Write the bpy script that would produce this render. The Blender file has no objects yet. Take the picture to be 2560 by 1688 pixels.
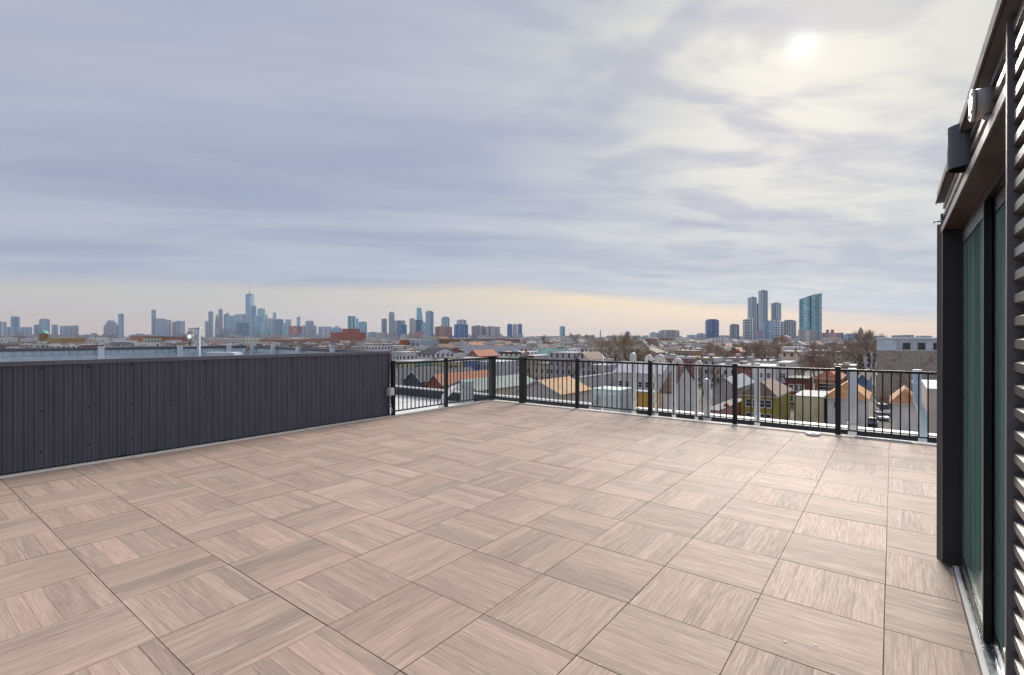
import bpy, bmesh, math, random
from mathutils import Vector, Matrix, noise as mnoise
random.seed(7)
S = bpy.context.scene
R = math.radians
# ------------------------------------------------------------------ camera
CH, YAW, F = 1.593, 0.65228, 1244.7          # eye height, heading, focal length in pixels of a 2560 px wide picture
cd = bpy.data.cameras.new('camera'); cam = bpy.data.objects.new('camera', cd); S.collection.objects.link(cam)
cam.location = (0, 0, CH); cam.rotation_euler = (math.pi/2 - 0.0015, 0, YAW)
cd.sensor_width = 36; cd.lens = 17.503; cd.clip_start = 0.05; cd.clip_end = 40000
S.camera = cam
# ------------------------------------------------------------------ sun and sky
SUN_AZ, SUN_EL = R(7.2), R(26.9)             # sun azimuth measured from +Y towards -X
SUN = Vector((-math.sin(SUN_AZ)*math.cos(SUN_EL), math.cos(SUN_AZ)*math.cos(SUN_EL), math.sin(SUN_EL)))
sd = bpy.data.lights.new('sun', 'SUN'); sd.energy = 3.3; sd.angle = R(22); sd.color = (1, .93, .84)
sun = bpy.data.objects.new('sun', sd); S.collection.objects.link(sun); sun.location = (-20, 60, 60)
sun.rotation_euler = SUN.to_track_quat('Z', 'Y').to_euler()
S.view_settings.view_transform = 'Standard'; S.view_settings.look = 'None'
S.view_settings.exposure = 0.55; S.view_settings.gamma = 1
S.cycles.use_denoising = True
S.cycles.max_bounces = 4; S.cycles.diffuse_bounces = 3; S.cycles.glossy_bounces = 3; S.cycles.transmission_bounces = 4; S.cycles.volume_bounces = 0; S.cycles.caustics_reflective = False; S.cycles.caustics_refractive = False; S.cycles.transparent_max_bounces = 8

class NT:
    """small helper that writes shader node maths"""
    def __init__(s, tree): s.t = tree; s.n = tree.nodes; s.l = tree.links
    def new(s, typ, **kw):
        n = s.n.new(typ)
        for k, v in kw.items(): setattr(n, k, v)
        return n
    def put(s, sock, v):
        if isinstance(v, bpy.types.NodeSocket): s.l.new(v, sock)
        else: sock.default_value = v
    def m(s, op, a, b=None, c=None, clamp=False):
        n = s.new('ShaderNodeMath', operation=op, use_clamp=clamp); s.put(n.inputs[0], a)
        if b is not None: s.put(n.inputs[1], b)
        if c is not None: s.put(n.inputs[2], c)
        return n.outputs[0]
    def mix(s, f, a, b, mode='MIX'):
        n = s.new('ShaderNodeMix', data_type='RGBA', blend_type=mode)
        s.put(n.inputs[0], f)
        for i, v in ((6, a), (7, b)):
            if not isinstance(v, bpy.types.NodeSocket): v = (*v[:3], 1)
            s.put(n.inputs[i], v)
        return n.outputs[2]
    def xyz(s, x, y, z):
        n = s.new('ShaderNodeCombineXYZ')
        for i, v in enumerate((x, y, z)): s.put(n.inputs[i], v)
        return n.outputs[0]
    def sep(s, v):
        n = s.new('ShaderNodeSeparateXYZ'); s.l.new(v, n.inputs[0]); return n.outputs
    def noise(s, vec, scale, detail=4, rough=.55, dist=0):
        n = s.new('ShaderNodeTexNoise'); s.put(n.inputs['Vector'], vec)
        n.inputs['Scale'].default_value = scale; n.inputs['Detail'].default_value = detail
        n.inputs['Roughness'].default_value = rough; n.inputs['Distortion'].default_value = dist
        return n.outputs[0]
    def smooth(s, v, a, b, c=0, d=1):
        n = s.new('ShaderNodeMapRange', interpolation_type='SMOOTHSTEP'); s.put(n.inputs[0], v)
        for i, k in enumerate((a, b, c, d)): s.put(n.inputs[i+1], k)
        return n.outputs[0]
    def vscale(s, v, k):
        n = s.new('ShaderNodeVectorMath', operation='MULTIPLY'); s.put(n.inputs[0], v); s.put(n.inputs[1], k); return n.outputs[0]
    def vadd(s, v, k):
        n = s.new('ShaderNodeVectorMath', operation='ADD'); s.put(n.inputs[0], v); s.put(n.inputs[1], k); return n.outputs[0]

W = bpy.data.worlds.new('World'); S.world = W; W.use_nodes = True
g = NT(W.node_tree); g.n.clear()
bg = g.new('ShaderNodeBackground'); wo = g.new('ShaderNodeOutputWorld'); g.l.new(bg.outputs[0], wo.inputs[0])
nish = g.new('ShaderNodeTexSky', sky_type='NISHITA'); nish.sun_disc = False
nish.sun_elevation = SUN_EL; nish.sun_rotation = -SUN_AZ; nish.air_density = 1.2; nish.dust_density = 2
dvec = g.new('ShaderNodeTexCoord').outputs['Generated']
dx, dy, dz = g.sep(dvec)
cy, sy = math.cos(YAW), math.sin(YAW)
u = g.m('ADD', g.m('MULTIPLY', dx, cy), g.m('MULTIPLY', dy, sy))        # to the right of the heading
v = g.m('SUBTRACT', g.m('MULTIPLY', dy, cy), g.m('MULTIPLY', dx, sy))   # along the heading
zc = g.m('ADD', g.m('MAXIMUM', dz, 0), 0.075)
pu, pv = g.m('DIVIDE', u, zc), g.m('DIVIDE', v, zc)                     # the cloud sheet seen from below
a = R(11)
qa = g.m('ADD', g.m('MULTIPLY', pu, math.cos(a)), g.m('MULTIPLY', pv, math.sin(a)))    # along the streaks
qb = g.m('SUBTRACT', g.m('MULTIPLY', pv, math.cos(a)), g.m('MULTIPLY', pu, math.sin(a)))
streak = g.noise(g.xyz(g.m('MULTIPLY', qa, .22), g.m('MULTIPLY', qb, 1.0), 3.3), .95, 3, .5, .4)
fine = g.noise(g.xyz(g.m('MULTIPLY', qa, .38), g.m('MULTIPLY', qb, 1.5), 8.1), 1.9, 4, .52, .6)
puff = g.noise(g.xyz(g.m('MULTIPLY', qa, .62), qb, 1.7), 3.0, 5, .56, .5)
sdot = g.new('ShaderNodeVectorMath', operation='DOT_PRODUCT'); g.l.new(dvec, sdot.inputs[0]); sdot.inputs[1].default_value = SUN
sd_ = g.m('MAXIMUM', sdot.outputs['Value'], 0)
near = g.m('POWER', sd_, 9); mid = g.m('POWER', sd_, 60); core = g.m('POWER', sd_, 4200)
c1 = g.smooth(streak, .40, .60); c2 = g.smooth(fine, .36, .66); c3 = g.smooth(puff, .40, .60)
cl = g.m('ADD', g.m('MULTIPLY', c1, .46), g.m('MULTIPLY', c2, .30))
cl = g.m('ADD', cl, g.m('MULTIPLY', g.m('MULTIPLY', c3, near), .66))
sky_dark = g.mix(near, (.328, .362, .482), (.325, .350, .475))
sky_light = g.mix(near, (.500, .518, .600), (.640, .635, .580))
col = g.mix(cl, sky_dark, sky_light)
glow = g.m('MULTIPLY', mid, g.m('ADD', .0, g.m('MULTIPLY', c3, .08)))
col = g.mix(1, col, g.mix(glow, (0, 0, 0), (1, .97, .88)), 'ADD')
corem = g.m('MULTIPLY', core, g.m('ADD', .55, g.m('MULTIPLY', c3, .45)))
col = g.mix(1, col, g.mix(corem, (0, 0, 0), (.26, .29, .31)), 'ADD')
# the thin bright slot of clear sky between the cloud sheet and the horizon
wob = g.noise(g.xyz(g.m('MULTIPLY', u, 3.0), g.m('MULTIPLY', v, 3.0), g.m('MULTIPLY', dz, 24)), 1.0, 4, .55, .3)
edge = g.m('ADD', g.m('MULTIPLY', g.m('MINIMUM', u, 0), .030), g.m('ADD', g.m('MULTIPLY', g.m('MAXIMUM', u, 0), -.115), g.m('ADD', .088, g.m('MULTIPLY', wob, .030))))
hz = g.m('SUBTRACT', dz, edge)
slot = g.smooth(hz, -.014, .016, 1, 0)
warm = g.smooth(u, -.75, .55)
warm2 = g.smooth(g.m('ABSOLUTE', g.m('SUBTRACT', u, .36)), 0, .55, 1, 0)
lowf = g.smooth(dz, 0, .085)
s_low = g.mix(warm, (.620, .490, .430), (.86, .575, .390))
s_top = g.mix(warm, (.57, .540, .475), (1.05, .74, .34))
s_top = g.mix(warm2, g.mix(.45, s_top, (.60, .54, .49)), s_top)
sl = g.mix(lowf, s_low, s_top)
strp = g.smooth(g.noise(g.xyz(g.m('MULTIPLY', u, 1.3), g.m('MULTIPLY', v, 1.3), g.m('MULTIPLY', dz, 55)), 1.0, 3, .5, 0), .52, .72)
sl = g.mix(g.m('MULTIPLY', strp, .35), sl, (.50, .51, .54))
col = g.mix(slot, col, sl)
below = g.smooth(dz, -.06, 0, 1, 0)
col = g.mix(below, col, (.30, .28, .27))
nb = g.mix(1, nish.outputs[0], (.05, .05, .05), 'MULTIPLY')
col = g.mix(.10, col, nb)
g.l.new(col, bg.inputs[0]); bg.inputs[1].default_value = 0.78

# ------------------------------------------------------------------ helpers: materials
def bsdf(mt): return next(n for n in mt.node_tree.nodes if n.type == 'BSDF_PRINCIPLED')
def newmat(name):
    mt = bpy.data.materials.new(name); mt.use_nodes = True
    return mt, NT(mt.node_tree), bsdf(mt)
MC = {}
def M(name, col, rough=.6, metal=0, var=.12, scale=2.5, bump=0, bscale=60, useobj=False, stretch=(1, 1, 1)):
    """plain material: a colour with uneven tone and optional fine relief"""
    if name in MC: return MC[name]
    mt, g, b = newmat(name)
    co = g.new('ShaderNodeTexCoord').outputs['Object']
    co = g.vscale(co, stretch)
    n = g.noise(co, scale, 6, .6)
    if useobj:
        base = g.new('ShaderNodeObjectInfo').outputs['Color']
    else:
        base = (*col, 1)
    f = g.smooth(n, .25, .75, 1-var, 1+var)
    fc = g.xyz(f, f, f)
    if not isinstance(base, bpy.types.NodeSocket):
        rgb = g.new('ShaderNodeRGB'); rgb.outputs[0].default_value = base; base = rgb.outputs[0]
    g.l.new(g.vscale(base, fc), b.inputs['Base Color'])
    g.put(b.inputs['Roughness'], g.smooth(g.noise(co, scale*2.3, 4), .3, .7, max(rough-.08, 0), min(rough+.08, 1)))
    b.inputs['Metallic'].default_value = metal
    if bump:
        bp = g.new('ShaderNodeBump'); bp.inputs['Strength'].default_value = bump; bp.inputs['Distance'].default_value = .01
        g.l.new(g.noise(co, bscale, 3), bp.inputs['Height']); g.l.new(bp.outputs[0], b.inputs['Normal'])
    MC[name] = mt
    return mt

def wall_mat(name, kind='siding', windows=False, pu=2.5, pv=3.0, glass=(.05, .065, .09), wfrac=(.36, .52), frame=True, attr=False, grough=.25, lines=.12):
    """facade in wall metres (UV): clapboard, brick or stucco in the object's own colour; far facades carry their window rows"""
    if name in MC: return MC[name]
    mt, g, b = newmat(name)
    uv = g.new('ShaderNodeUVMap').outputs[0]
    U, V, _ = g.sep(uv)
    if attr:
        base = g.new('ShaderNodeVertexColor', layer_name='Col').outputs[0]
        rnd = 0.0
    else:
        oi = g.new('ShaderNodeObjectInfo'); base = oi.outputs['Color']; rnd = oi.outputs['Random']
    seed = g.m('MULTIPLY', rnd, 97.0) if not attr else 0.0
    st = g.noise(g.xyz(g.m('MULTIPLY', U, 1.3), g.m('MULTIPLY', V, .22), seed), 1.0, 6, .62)
    fl = g.noise(g.xyz(U, V, seed), .35, 5, .6)
    f = g.m('MULTIPLY', g.smooth(st, .2, .8, .86, 1.10), g.smooth(fl, .25, .75, .88, 1.10))
    if kind == 'siding':
        fr = g.m('FRACT', g.m('DIVIDE', V, .16))
        f = g.m('MULTIPLY', f, g.smooth(fr, 0, .16, .80, 1))
    elif kind == 'brick':
        br = g.new('ShaderNodeTexBrick'); g.l.new(uv, br.inputs['Vector']); br.inputs['Scale'].default_value = 1
        br.inputs['Brick Width'].default_value = .22; br.inputs['Row Height'].default_value = .075; br.inputs['Mortar Size'].default_value = .008
        br.inputs['Color1'].default_value = (.8, .8, .8, 1); br.inputs['Color2'].default_value = (1.12, 1.12, 1.12, 1); br.inputs['Mortar'].default_value = (1.3, 1.3, 1.3, 1)
        base = g.vscale(base, br.outputs[0])
    elif kind == 'slab':
        fr = g.m('FRACT', g.m('DIVIDE', V, pv)); f = g.m('MULTIPLY', f, g.smooth(fr, 0, .12, 1-lines, 1))
        wb = g.new('ShaderNodeTexWhiteNoise', noise_dimensions='2D'); g.l.new(g.xyz(g.m('FLOOR', g.m('DIVIDE', U, 9.0)), seed, 0), wb.inputs[0])
        band = g.smooth(wb.outputs['Value'], 0, 1, .62, 1.30)
        f = g.m('MULTIPLY', f, band)
    col = g.vscale(base, g.xyz(f, f, f))
    rough = .75
    if windows:
        cu, cv = g.m('DIVIDE', U, pu), g.m('DIVIDE', V, pv)
        fu, fv = g.m('FRACT', cu), g.m('FRACT', cv)
        au = g.m('ABSOLUTE', g.m('SUBTRACT', fu, .5)); av = g.m('ABSOLUTE', g.m('SUBTRACT', fv, .55))
        inn = g.m('MULTIPLY', g.m('LESS_THAN', au, wfrac[0]/2), g.m('LESS_THAN', av, wfrac[1]/2))
        wn = g.new('ShaderNodeTexWhiteNoise', noise_dimensions='3D')
        g.l.new(g.xyz(g.m('FLOOR', cu), g.m('FLOOR', cv), seed), wn.inputs[0])
        gl = g.mix(wn.outputs['Value'], tuple(c*.7 for c in glass), tuple(min(c*1.4, .9) for c in glass))
        if kind == 'slab': gl = g.vscale(gl, g.xyz(band, band, band))
        if frame:
            out = g.m('MULTIPLY', g.m('LESS_THAN', au, wfrac[0]/2+.05), g.m('LESS_THAN', av, wfrac[1]/2+.05))
            col = g.mix(g.m('MULTIPLY', out, .8), col, (.68, .67, .64))
        col = g.mix(inn, col, gl)
        rough = g.mix(inn, (.75,)*3, (grough,)*3)
        rough = g.sep(rough)[0]
    g.l.new(col, b.inputs['Base Color']); g.put(b.inputs['Roughness'], rough)
    MC[name] = mt
    return mt

# ------------------------------------------------------------------ helpers: geometry
COL = S.collection
def link(name, me, parent=None, loc=(0, 0, 0), rot=(0, 0, 0), color=None, scale=None):
    o = bpy.data.objects.new(name, me); COL.objects.link(o)
    o.location = loc; o.rotation_euler = rot
    if scale: o.scale = scale
    if parent: o.parent = parent
    if color: o.color = (*color, 1)
    return o
def tag(o, label=None, cat=None, group=None, kind=None):
    if label: o['label'] = label
    if cat: o['category'] = cat
    if group: o['group'] = group
    if kind: o['kind'] = kind
    return o
def empty(name, loc=(0, 0, 0), rz=0):
    o = bpy.data.objects.new(name, None); COL.objects.link(o); o.location = loc; o.rotation_euler = (0, 0, rz)
    o.empty_display_size = .2
    return o
class MB:
    """collects faces, then becomes one mesh"""
    def __init__(s): s.v = []; s.f = []; s.uv = []; s.mi = []; s.col = []; s.sm = []
    def face(s, pts, uv=None, mi=0, col=None, sm=False):
        n = len(s.v); s.v += [tuple(p) for p in pts]; s.f.append(tuple(range(n, n+len(pts))))
        s.uv.append(uv or [(p[0]+p[1], p[2]) for p in pts]); s.mi.append(mi); s.col.append(col); s.sm.append(sm)
    def box(s, x0, x1, y0, y1, z0, z1, mi=0, col=None, skip=''):
        a = [(x0, y0), (x1, y0), (x1, y1), (x0, y1)]
        tot = 0
        for i in range(4):
            p, q = a[i], a[(i+1) % 4]; L = math.dist(p, q)
            if 'sides'[0] not in skip:
                s.face([(*p, z0), (*q, z0), (*q, z1), (*p, z1)], [(tot, 0), (tot+L, 0), (tot+L, z1-z0), (tot, z1-z0)], mi, col)
            tot += L
        if 't' not in skip: s.face([(x0, y0, z1), (x1, y0, z1), (x1, y1, z1), (x0, y1, z1)], None, mi, col)
        if 'b' not in skip: s.face([(x0, y1, z0), (x1, y1, z0), (x1, y0, z0), (x0, y0, z0)], None, mi, col)
        return s
    def prism(s, poly, z0, z1, mi=0, cap=True, top=None):
        """upright prism over a counter-clockwise outline; top = outline of the upper end"""
        top = top or poly; n = len(poly); tot = 0
        for i in range(n):
            j = (i+1) % n; L = math.dist(poly[i], poly[j])
            s.face([(*poly[i], z0), (*poly[j], z0), (*top[j], z1), (*top[i], z1)], [(tot, 0), (tot+L, 0), (tot+L, z1-z0), (tot, z1-z0)], mi)
            tot += L
        if cap: s.face([(*p, z1) for p in top], None, mi); s.face([(*p, z0) for p in reversed(poly)], None, mi)
        return s
    def tube(s, pts, r, n=8, mi=0, cap=True, sm=True):
        pts = [Vector(p) for p in pts]; rs = r if isinstance(r, (list, tuple)) else [r]*len(pts); rings = []
        ref = None
        for i, p in enumerate(pts):
            t = (pts[min(i+1, len(pts)-1)]-pts[max(i-1, 0)]).normalized()
            if ref is None: ref = t.orthogonal().normalized()
            else: ref = (ref - t*ref.dot(t)).normalized()
            b = t.cross(ref)
            rings.append([p+(ref*math.cos(2*math.pi*k/n)+b*math.sin(2*math.pi*k/n))*rs[i] for k in range(n)])
        base = len(s.v)
        for rg in rings: s.v += [tuple(q) for q in rg]
        for i in range(len(rings)-1):
            for k in range(n):
                k2 = (k+1) % n
                s.f.append((base+i*n+k, base+i*n+k2, base+(i+1)*n+k2, base+(i+1)*n+k)); s.uv.append([(k/n, i), ((k+1)/n, i), ((k+1)/n, i+1), (k/n, i+1)]); s.mi.append(mi); s.col.append(None); s.sm.append(sm)
        if cap:
            for rg, rev in ((0, True), (len(rings)-1, False)):
                idx = [base+rg*n+k for k in range(n)]
                s.f.append(tuple(reversed(idx) if rev else idx)); s.uv.append([(0, 0)]*n); s.mi.append(mi); s.col.append(None); s.sm.append(False)
        return s
    def mesh(s, name, mats, merge=False):
        me = bpy.data.meshes.new(name); me.from_pydata(s.v, [], s.f)
        ul = me.uv_layers.new(name='UVMap'); i = 0
        flat = [c for f in s.uv for p in f for c in p]; ul.data.foreach_set('uv', flat)
        me.polygons.foreach_set('material_index', s.mi); me.polygons.foreach_set('use_smooth', s.sm)
        if any(c is not None for c in s.col):
            ca = me.color_attributes.new('Col', 'FLOAT_COLOR', 'CORNER')
            ca.data.foreach_set('color', [x for f, c in zip(s.f, s.col) for _ in f for x in (*(c or (.5, .5, .5)), 1)])
        for mt in (mats if isinstance(mats, (list, tuple)) else [mats]): me.materials.append(mt)
        me.update(); return me
    def obj(s, name, mats, parent=None, loc=(0, 0, 0), rot=(0, 0, 0), color=None):
        return link(name, s.mesh(name, mats), parent, loc, rot, color)
def bevel(me, w, seg=2):
    bm = bmesh.new(); bm.from_mesh(me); bmesh.ops.remove_doubles(bm, verts=bm.verts, dist=1e-5)
    bmesh.ops.bevel(bm, geom=[e for e in bm.edges if len(e.link_faces) == 2 and e.calc_face_angle(0) > .5], offset=w, segments=seg, affect='EDGES', clamp_overlap=True)
    bm.to_mesh(me); bm.free(); return me
# view geometry, used to work out where things stand from their bearings
FWD = Vector((-math.sin(YAW), math.cos(YAW), 0)); RGT = Vector((math.cos(YAW), math.sin(YAW), 0))
HZ = 845.9
def bearing(px): return (FWD*F + RGT*(px-1280))/F
def at(px, d): p = bearing(px)*d; return p.x, p.y
def zat(py, d): return CH - (py-HZ)/F*d
def on_y(px, y): b = bearing(px); return b.x*y/b.y
def on_x(px, x): b = bearing(px); return b.y*x/b.x
def topx(x, y): p = Vector((x, y, 0)); d = p.dot(FWD); return (1280+F*p.dot(RGT)/d, d) if d > 1 else (None, d)

# ------------------------------------------------------------------ materials
m_dark = M('charcoal_metal', (.116, .118, .143), .5, .15, .10, 1.6, .05, 90)
m_black = M('black_painted_metal', (.014, .013, .014), .40, .2, .2, 5)
m_siding = M('bronze_grey_metal', (.115, .108, .105), .36, .55, .10, 3)
m_trim = M('grey_trim_metal', (.20, .195, .205), .6, .15, .08, 3)
m_galv = M('galvanised_steel', (.52, .60, .67), .45, .25, .12, 4)
m_conc = M('pale_concrete_edging', (.72, .68, .60), .8, 0, .18, 9, .3, 60)
m_white = M('white_membrane', (.74, .74, .72), .7, 0, .10, .8, .1, 20)
m_dkmem = M('dark_membrane', (.055, .06, .07), .8, 0, .25, 1.2, .2, 30)
m_pvc = M('white_plastic_pipe', (.74, .74, .73), .4, 0, .06, 4)
m_jamb = M('black_jamb_metal', (.030, .030, .037), .45, .2, .1, 4)
m_frame = M('black_door_frame', (.016, .015, .017), .35, .3, .1, 6)
m_sill = M('anodised_sill', (.30, .33, .36), .3, .7, .1, 6, 0, 60)
m_void = M('dark_underlay', (.012, .011, .010), .95, 0, .2, 4)

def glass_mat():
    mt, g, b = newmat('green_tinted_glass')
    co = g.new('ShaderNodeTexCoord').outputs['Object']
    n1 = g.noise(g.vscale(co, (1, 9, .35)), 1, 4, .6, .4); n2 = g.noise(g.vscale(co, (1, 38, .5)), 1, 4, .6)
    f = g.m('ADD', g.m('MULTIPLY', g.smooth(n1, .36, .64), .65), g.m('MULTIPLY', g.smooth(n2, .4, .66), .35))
    g.l.new(g.mix(f, (.10, .27, .245), (.40, .66, .60)), b.inputs['Base Color'])  # pale upright streaks: highlights and reflections painted into the glass colour
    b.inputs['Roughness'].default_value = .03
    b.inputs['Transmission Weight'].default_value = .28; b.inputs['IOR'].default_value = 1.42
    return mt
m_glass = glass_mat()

def tile_mat():
    """wood-look porcelain: printed boards with long grain, fine ribs and worn pale streaks"""
    mt, g, b = newmat('wood_look_porcelain')
    co = g.new('ShaderNodeTexCoord').outputs['Object']; oi = g.new('ShaderNodeObjectInfo'); rnd = oi.outputs['Random']
    x, y, z = g.sep(co)
    r1 = g.m('MULTIPLY', rnd, 113.0)
    r2 = g.m('FRACT', g.m('MULTIPLY', rnd, 57.31))
    # board index: five or six boards of uneven width
    xs = g.m('ADD', g.m('MULTIPLY', g.m('ADD', x, .305), g.m('ADD', 7.6, g.m('MULTIPLY', r2, 1.6))), g.m('MULTIPLY', r2, .7))
    xs = g.m('ADD', xs, g.m('MULTIPLY', g.m('SINE', g.m('ADD', g.m('MULTIPLY', xs, 2.1), r1)), .22))
    bi = g.m('FLOOR', xs); bf = g.m('FRACT', xs)
    wn = g.new('ShaderNodeTexWhiteNoise', noise_dimensions='2D'); g.l.new(g.xyz(bi, r1, 0), wn.inputs[0])
    br, bg_, bb = g.sep(wn.outputs['Color'])
    off = g.xyz(g.m('ADD', r1, g.m('MULTIPLY', br, 31)), g.m('MULTIPLY', bg_, 17), r1)
    gr = g.noise(g.vadd(g.vscale(co, (30, 2.6, 1)), off), 1, 6, .62, .6)       # broad grain streaks
    fi = g.noise(g.vadd(g.vscale(co, (165, 6.0, 1)), off), 1, 4, .6, .5)       # fine grain
    pale = g.noise(g.vadd(g.vscale(co, (30, 1.3, 1)), g.vadd(off, (9, 4, 2))), 1, 5, .6, .9)
    cgrey = g.mix(bb, (.335, .262, .222), (.415, .322, .268))
    cpink = g.mix(br, (.590, .418, .335), (.545, .412, .325))
    tone = g.m('ADD', g.m('MULTIPLY', bg_, 1.0), g.m('SUBTRACT', g.m('MULTIPLY', gr, 1.3), .68), clamp=True)
    tone = g.m('ADD', .12, g.m('MULTIPLY', tone, .70))
    col = g.mix(tone, cgrey, cpink)
    col = g.mix(g.m('MULTIPLY', g.smooth(pale, .57, .70), .6), col, (.72, .54, .445))
    f = g.m('MULTIPLY', g.smooth(fi, .28, .72, .84, 1.09), g.smooth(gr, .2, .8, .90, 1.07))
    seam = g.smooth(g.m('ABSOLUTE', g.m('SUBTRACT', bf, .5)), .472, .498)
    seam = g.m('MULTIPLY', seam, g.smooth(g.noise(g.vadd(g.vscale(co, (8, 5, 1)), off), 1, 3), .38, .6, .45, 1))
    f = g.m('MULTIPLY', f, g.m('SUBTRACT', 1, g.m('MULTIPLY', seam, .48)))
    kn = g.noise(g.vadd(g.vscale(co, (60, 3, 1)), off), 1, 2, .5, 1.6)
    f = g.m('MULTIPLY', f, g.smooth(kn, .66, .74, 1, .80))
    wc = g.new('ShaderNodeNewGeometry').outputs['Position']
    dirt = g.noise(wc, .55, 5, .6); spot = g.noise(wc, 9, 3, .5)
    f = g.m('MULTIPLY', f, g.smooth(dirt, .3, .7, .955, 1.045))
    f = g.m('MULTIPLY', f, g.smooth(r2, 0, 1, .95, 1.05))
    col = g.vscale(col, g.xyz(f, f, f))
    col = g.mix(g.m('MULTIPLY', g.smooth(spot, .74, .80), .25), col, (.68, .65, .61))
    g.l.new(col, b.inputs['Base Color'])
    g.put(b.inputs['Roughness'], g.smooth(fi, .3, .7, .74, .62)); b.inputs['Specular IOR Level'].default_value = .25
    bp = g.new('ShaderNodeBump'); bp.inputs['Strength'].default_value = .35; bp.inputs['Distance'].default_value = .0016
    rib = g.m('ADD', g.m('SUBTRACT', g.m('MULTIPLY', fi, 1.4), g.m('MULTIPLY', seam, .8)), g.m('MULTIPLY', g.m('SINE', g.m('MULTIPLY', x, 900)), .12))
    g.l.new(rib, bp.inputs['Height']); g.l.new(bp.outputs[0], b.inputs['Normal'])
    return mt
m_tile = tile_mat()

# ------------------------------------------------------------------ terrace floor
G = -16.0                                   # street level below the deck
TS = .61; TX0, TY0 = -2.474, 1.562
floor = MB().box(-8.02, .60, -3.2, 9.70, -.30, -.024).box(.601, 3.2, 4.75, 9.70, -.30, -.024).obj('terrace_floor', m_void); tag(floor, kind='structure')
def tile_mesh(w, l, nm):
    return bevel(MB().box(-w/2, w/2, -l/2, l/2, -.02, 0).mesh(nm, m_tile), .0016, 2)
tm_full = tile_mesh(TS-.003, TS-.003, 'tile')
tm_cut = {}
def place_tile(cx, cy, grain_y, w=TS, l=TS):
    if (w, l) == (TS, TS): me = tm_full
    else:
        k = (round(w, 3), round(l, 3), grain_y)
        if k not in tm_cut: tm_cut[k] = tile_mesh((w if grain_y else l)-.004, (l if grain_y else w)-.004, 'tile')
        me = tm_cut[k]
    o = link('tile', me, floor, (cx+random.uniform(-.0006, .0006), cy+random.uniform(-.0006, .0006), random.uniform(-.0008, .0008)),
             (random.uniform(-.0007, .0007), random.uniform(-.0007, .0007), (0 if grain_y else math.pi/2)))
    return o
for i in range(-9, 9):
    for j in range(-3, 13):
        x0, y0 = TX0+i*TS, TY0+j*TS; w, l = TS, TS; cx, cy = x0+TS/2, y0+TS/2
        p = topx(cx, cy)
        if p[1] < .6: continue
        gy = (i+j) % 2 == 0
        if i > 4 and y0 < 4.7: continue
        if i == 4:
            if y0 < 4.72-.3:
                w = .335-x0; cx = x0+w/2
            elif y0 < 4.72:
                l = y0+TS-4.74
                place_tile(x0+.335/2-x0/2, y0+(4.74-y0)/2, gy, .335-x0, 4.74-y0)
                cy = 4.74+l/2
        place_tile(cx, cy, gy, w, l)
# pale edging along wall, rails and doors
ed = empty('edging_strip', (-8.0, 4, 0)); tag(ed, 'pale mortar edging strip along the charcoal metal wall', 'edging')
y = -3.0; k = 0
while y < 9.7:
    L = random.uniform(.9, 1.5); L = min(L, 9.7-y)
    me = bevel(MB().box(-.062, .085+random.uniform(-.008, .008), 0, L-.004, .0012, .009+random.uniform(0, .006)).mesh('strip', m_conc), .004, 1)
    link('strip', me, ed, (0.012, y-4, 0)); y += L
ed2 = empty('edging_strip', (-4, 9.58, 0)); tag(ed2, 'pale mortar edging strip under the long front railing', 'edging')
x = -7.92
while x < 3.1:
    L = min(random.uniform(.9, 1.6), 3.1-x)
    me = bevel(MB().box(0, L-.004, -.082, .115+random.uniform(-.004, .004), -.02, .008+random.uniform(0, .006)).mesh('strip', m_conc), .004, 1)
    link('strip', me, ed2, (x+4, 0, 0)); x += L
# small litter and the round drain cap
dr = MB().tube([(0, 0, 0), (0, 0, .03), (0, 0, .034)], [.105, .10, .085], 20).tube([(.0, 0, .034), (0, 0, .045)], .05, 16).obj('drain_cap', m_pvc, None, (-1.02, 9.36, .002)); tag(dr, 'round white plastic cap lying on the tiles by the front railing', 'cap')
for (px, py, s, m) in ((1963, 1609, .012, m_conc), (2040, 1619, .011, m_conc), (1893, 1500, .012, m_conc), (1178, 1281, .014, m_pvc), (970, 1446, .008, m_pvc), (1500, 1666, .006, m_conc)):
    d = F*CH/(py-HZ); X, Y = at(px, d)
    bm = bmesh.new(); bmesh.ops.create_icosphere(bm, subdivisions=1, radius=s)
    for vv in bm.verts: vv.co *= random.uniform(.6, 1.2); vv.co.z = max(vv.co.z*.25, -s*.1)
    me = bpy.data.meshes.new('mortar_crumb'); bm.to_mesh(me); bm.free(); me.materials.append(m)
    tag(link('mortar_crumb', me, None, (X, Y, s*.1)), 'tiny pale crumb of mortar lying on the terrace tiles', 'crumb', 'crumbs on the tiles')
st = MB().box(-.35, .35, -.03, .03, 0, .012).obj('metal_strip', m_galv, None, (-.12, 9.53, .017)); tag(st, 'flat grey metal offcut lying along the edging under the railing', 'offcut')

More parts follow.
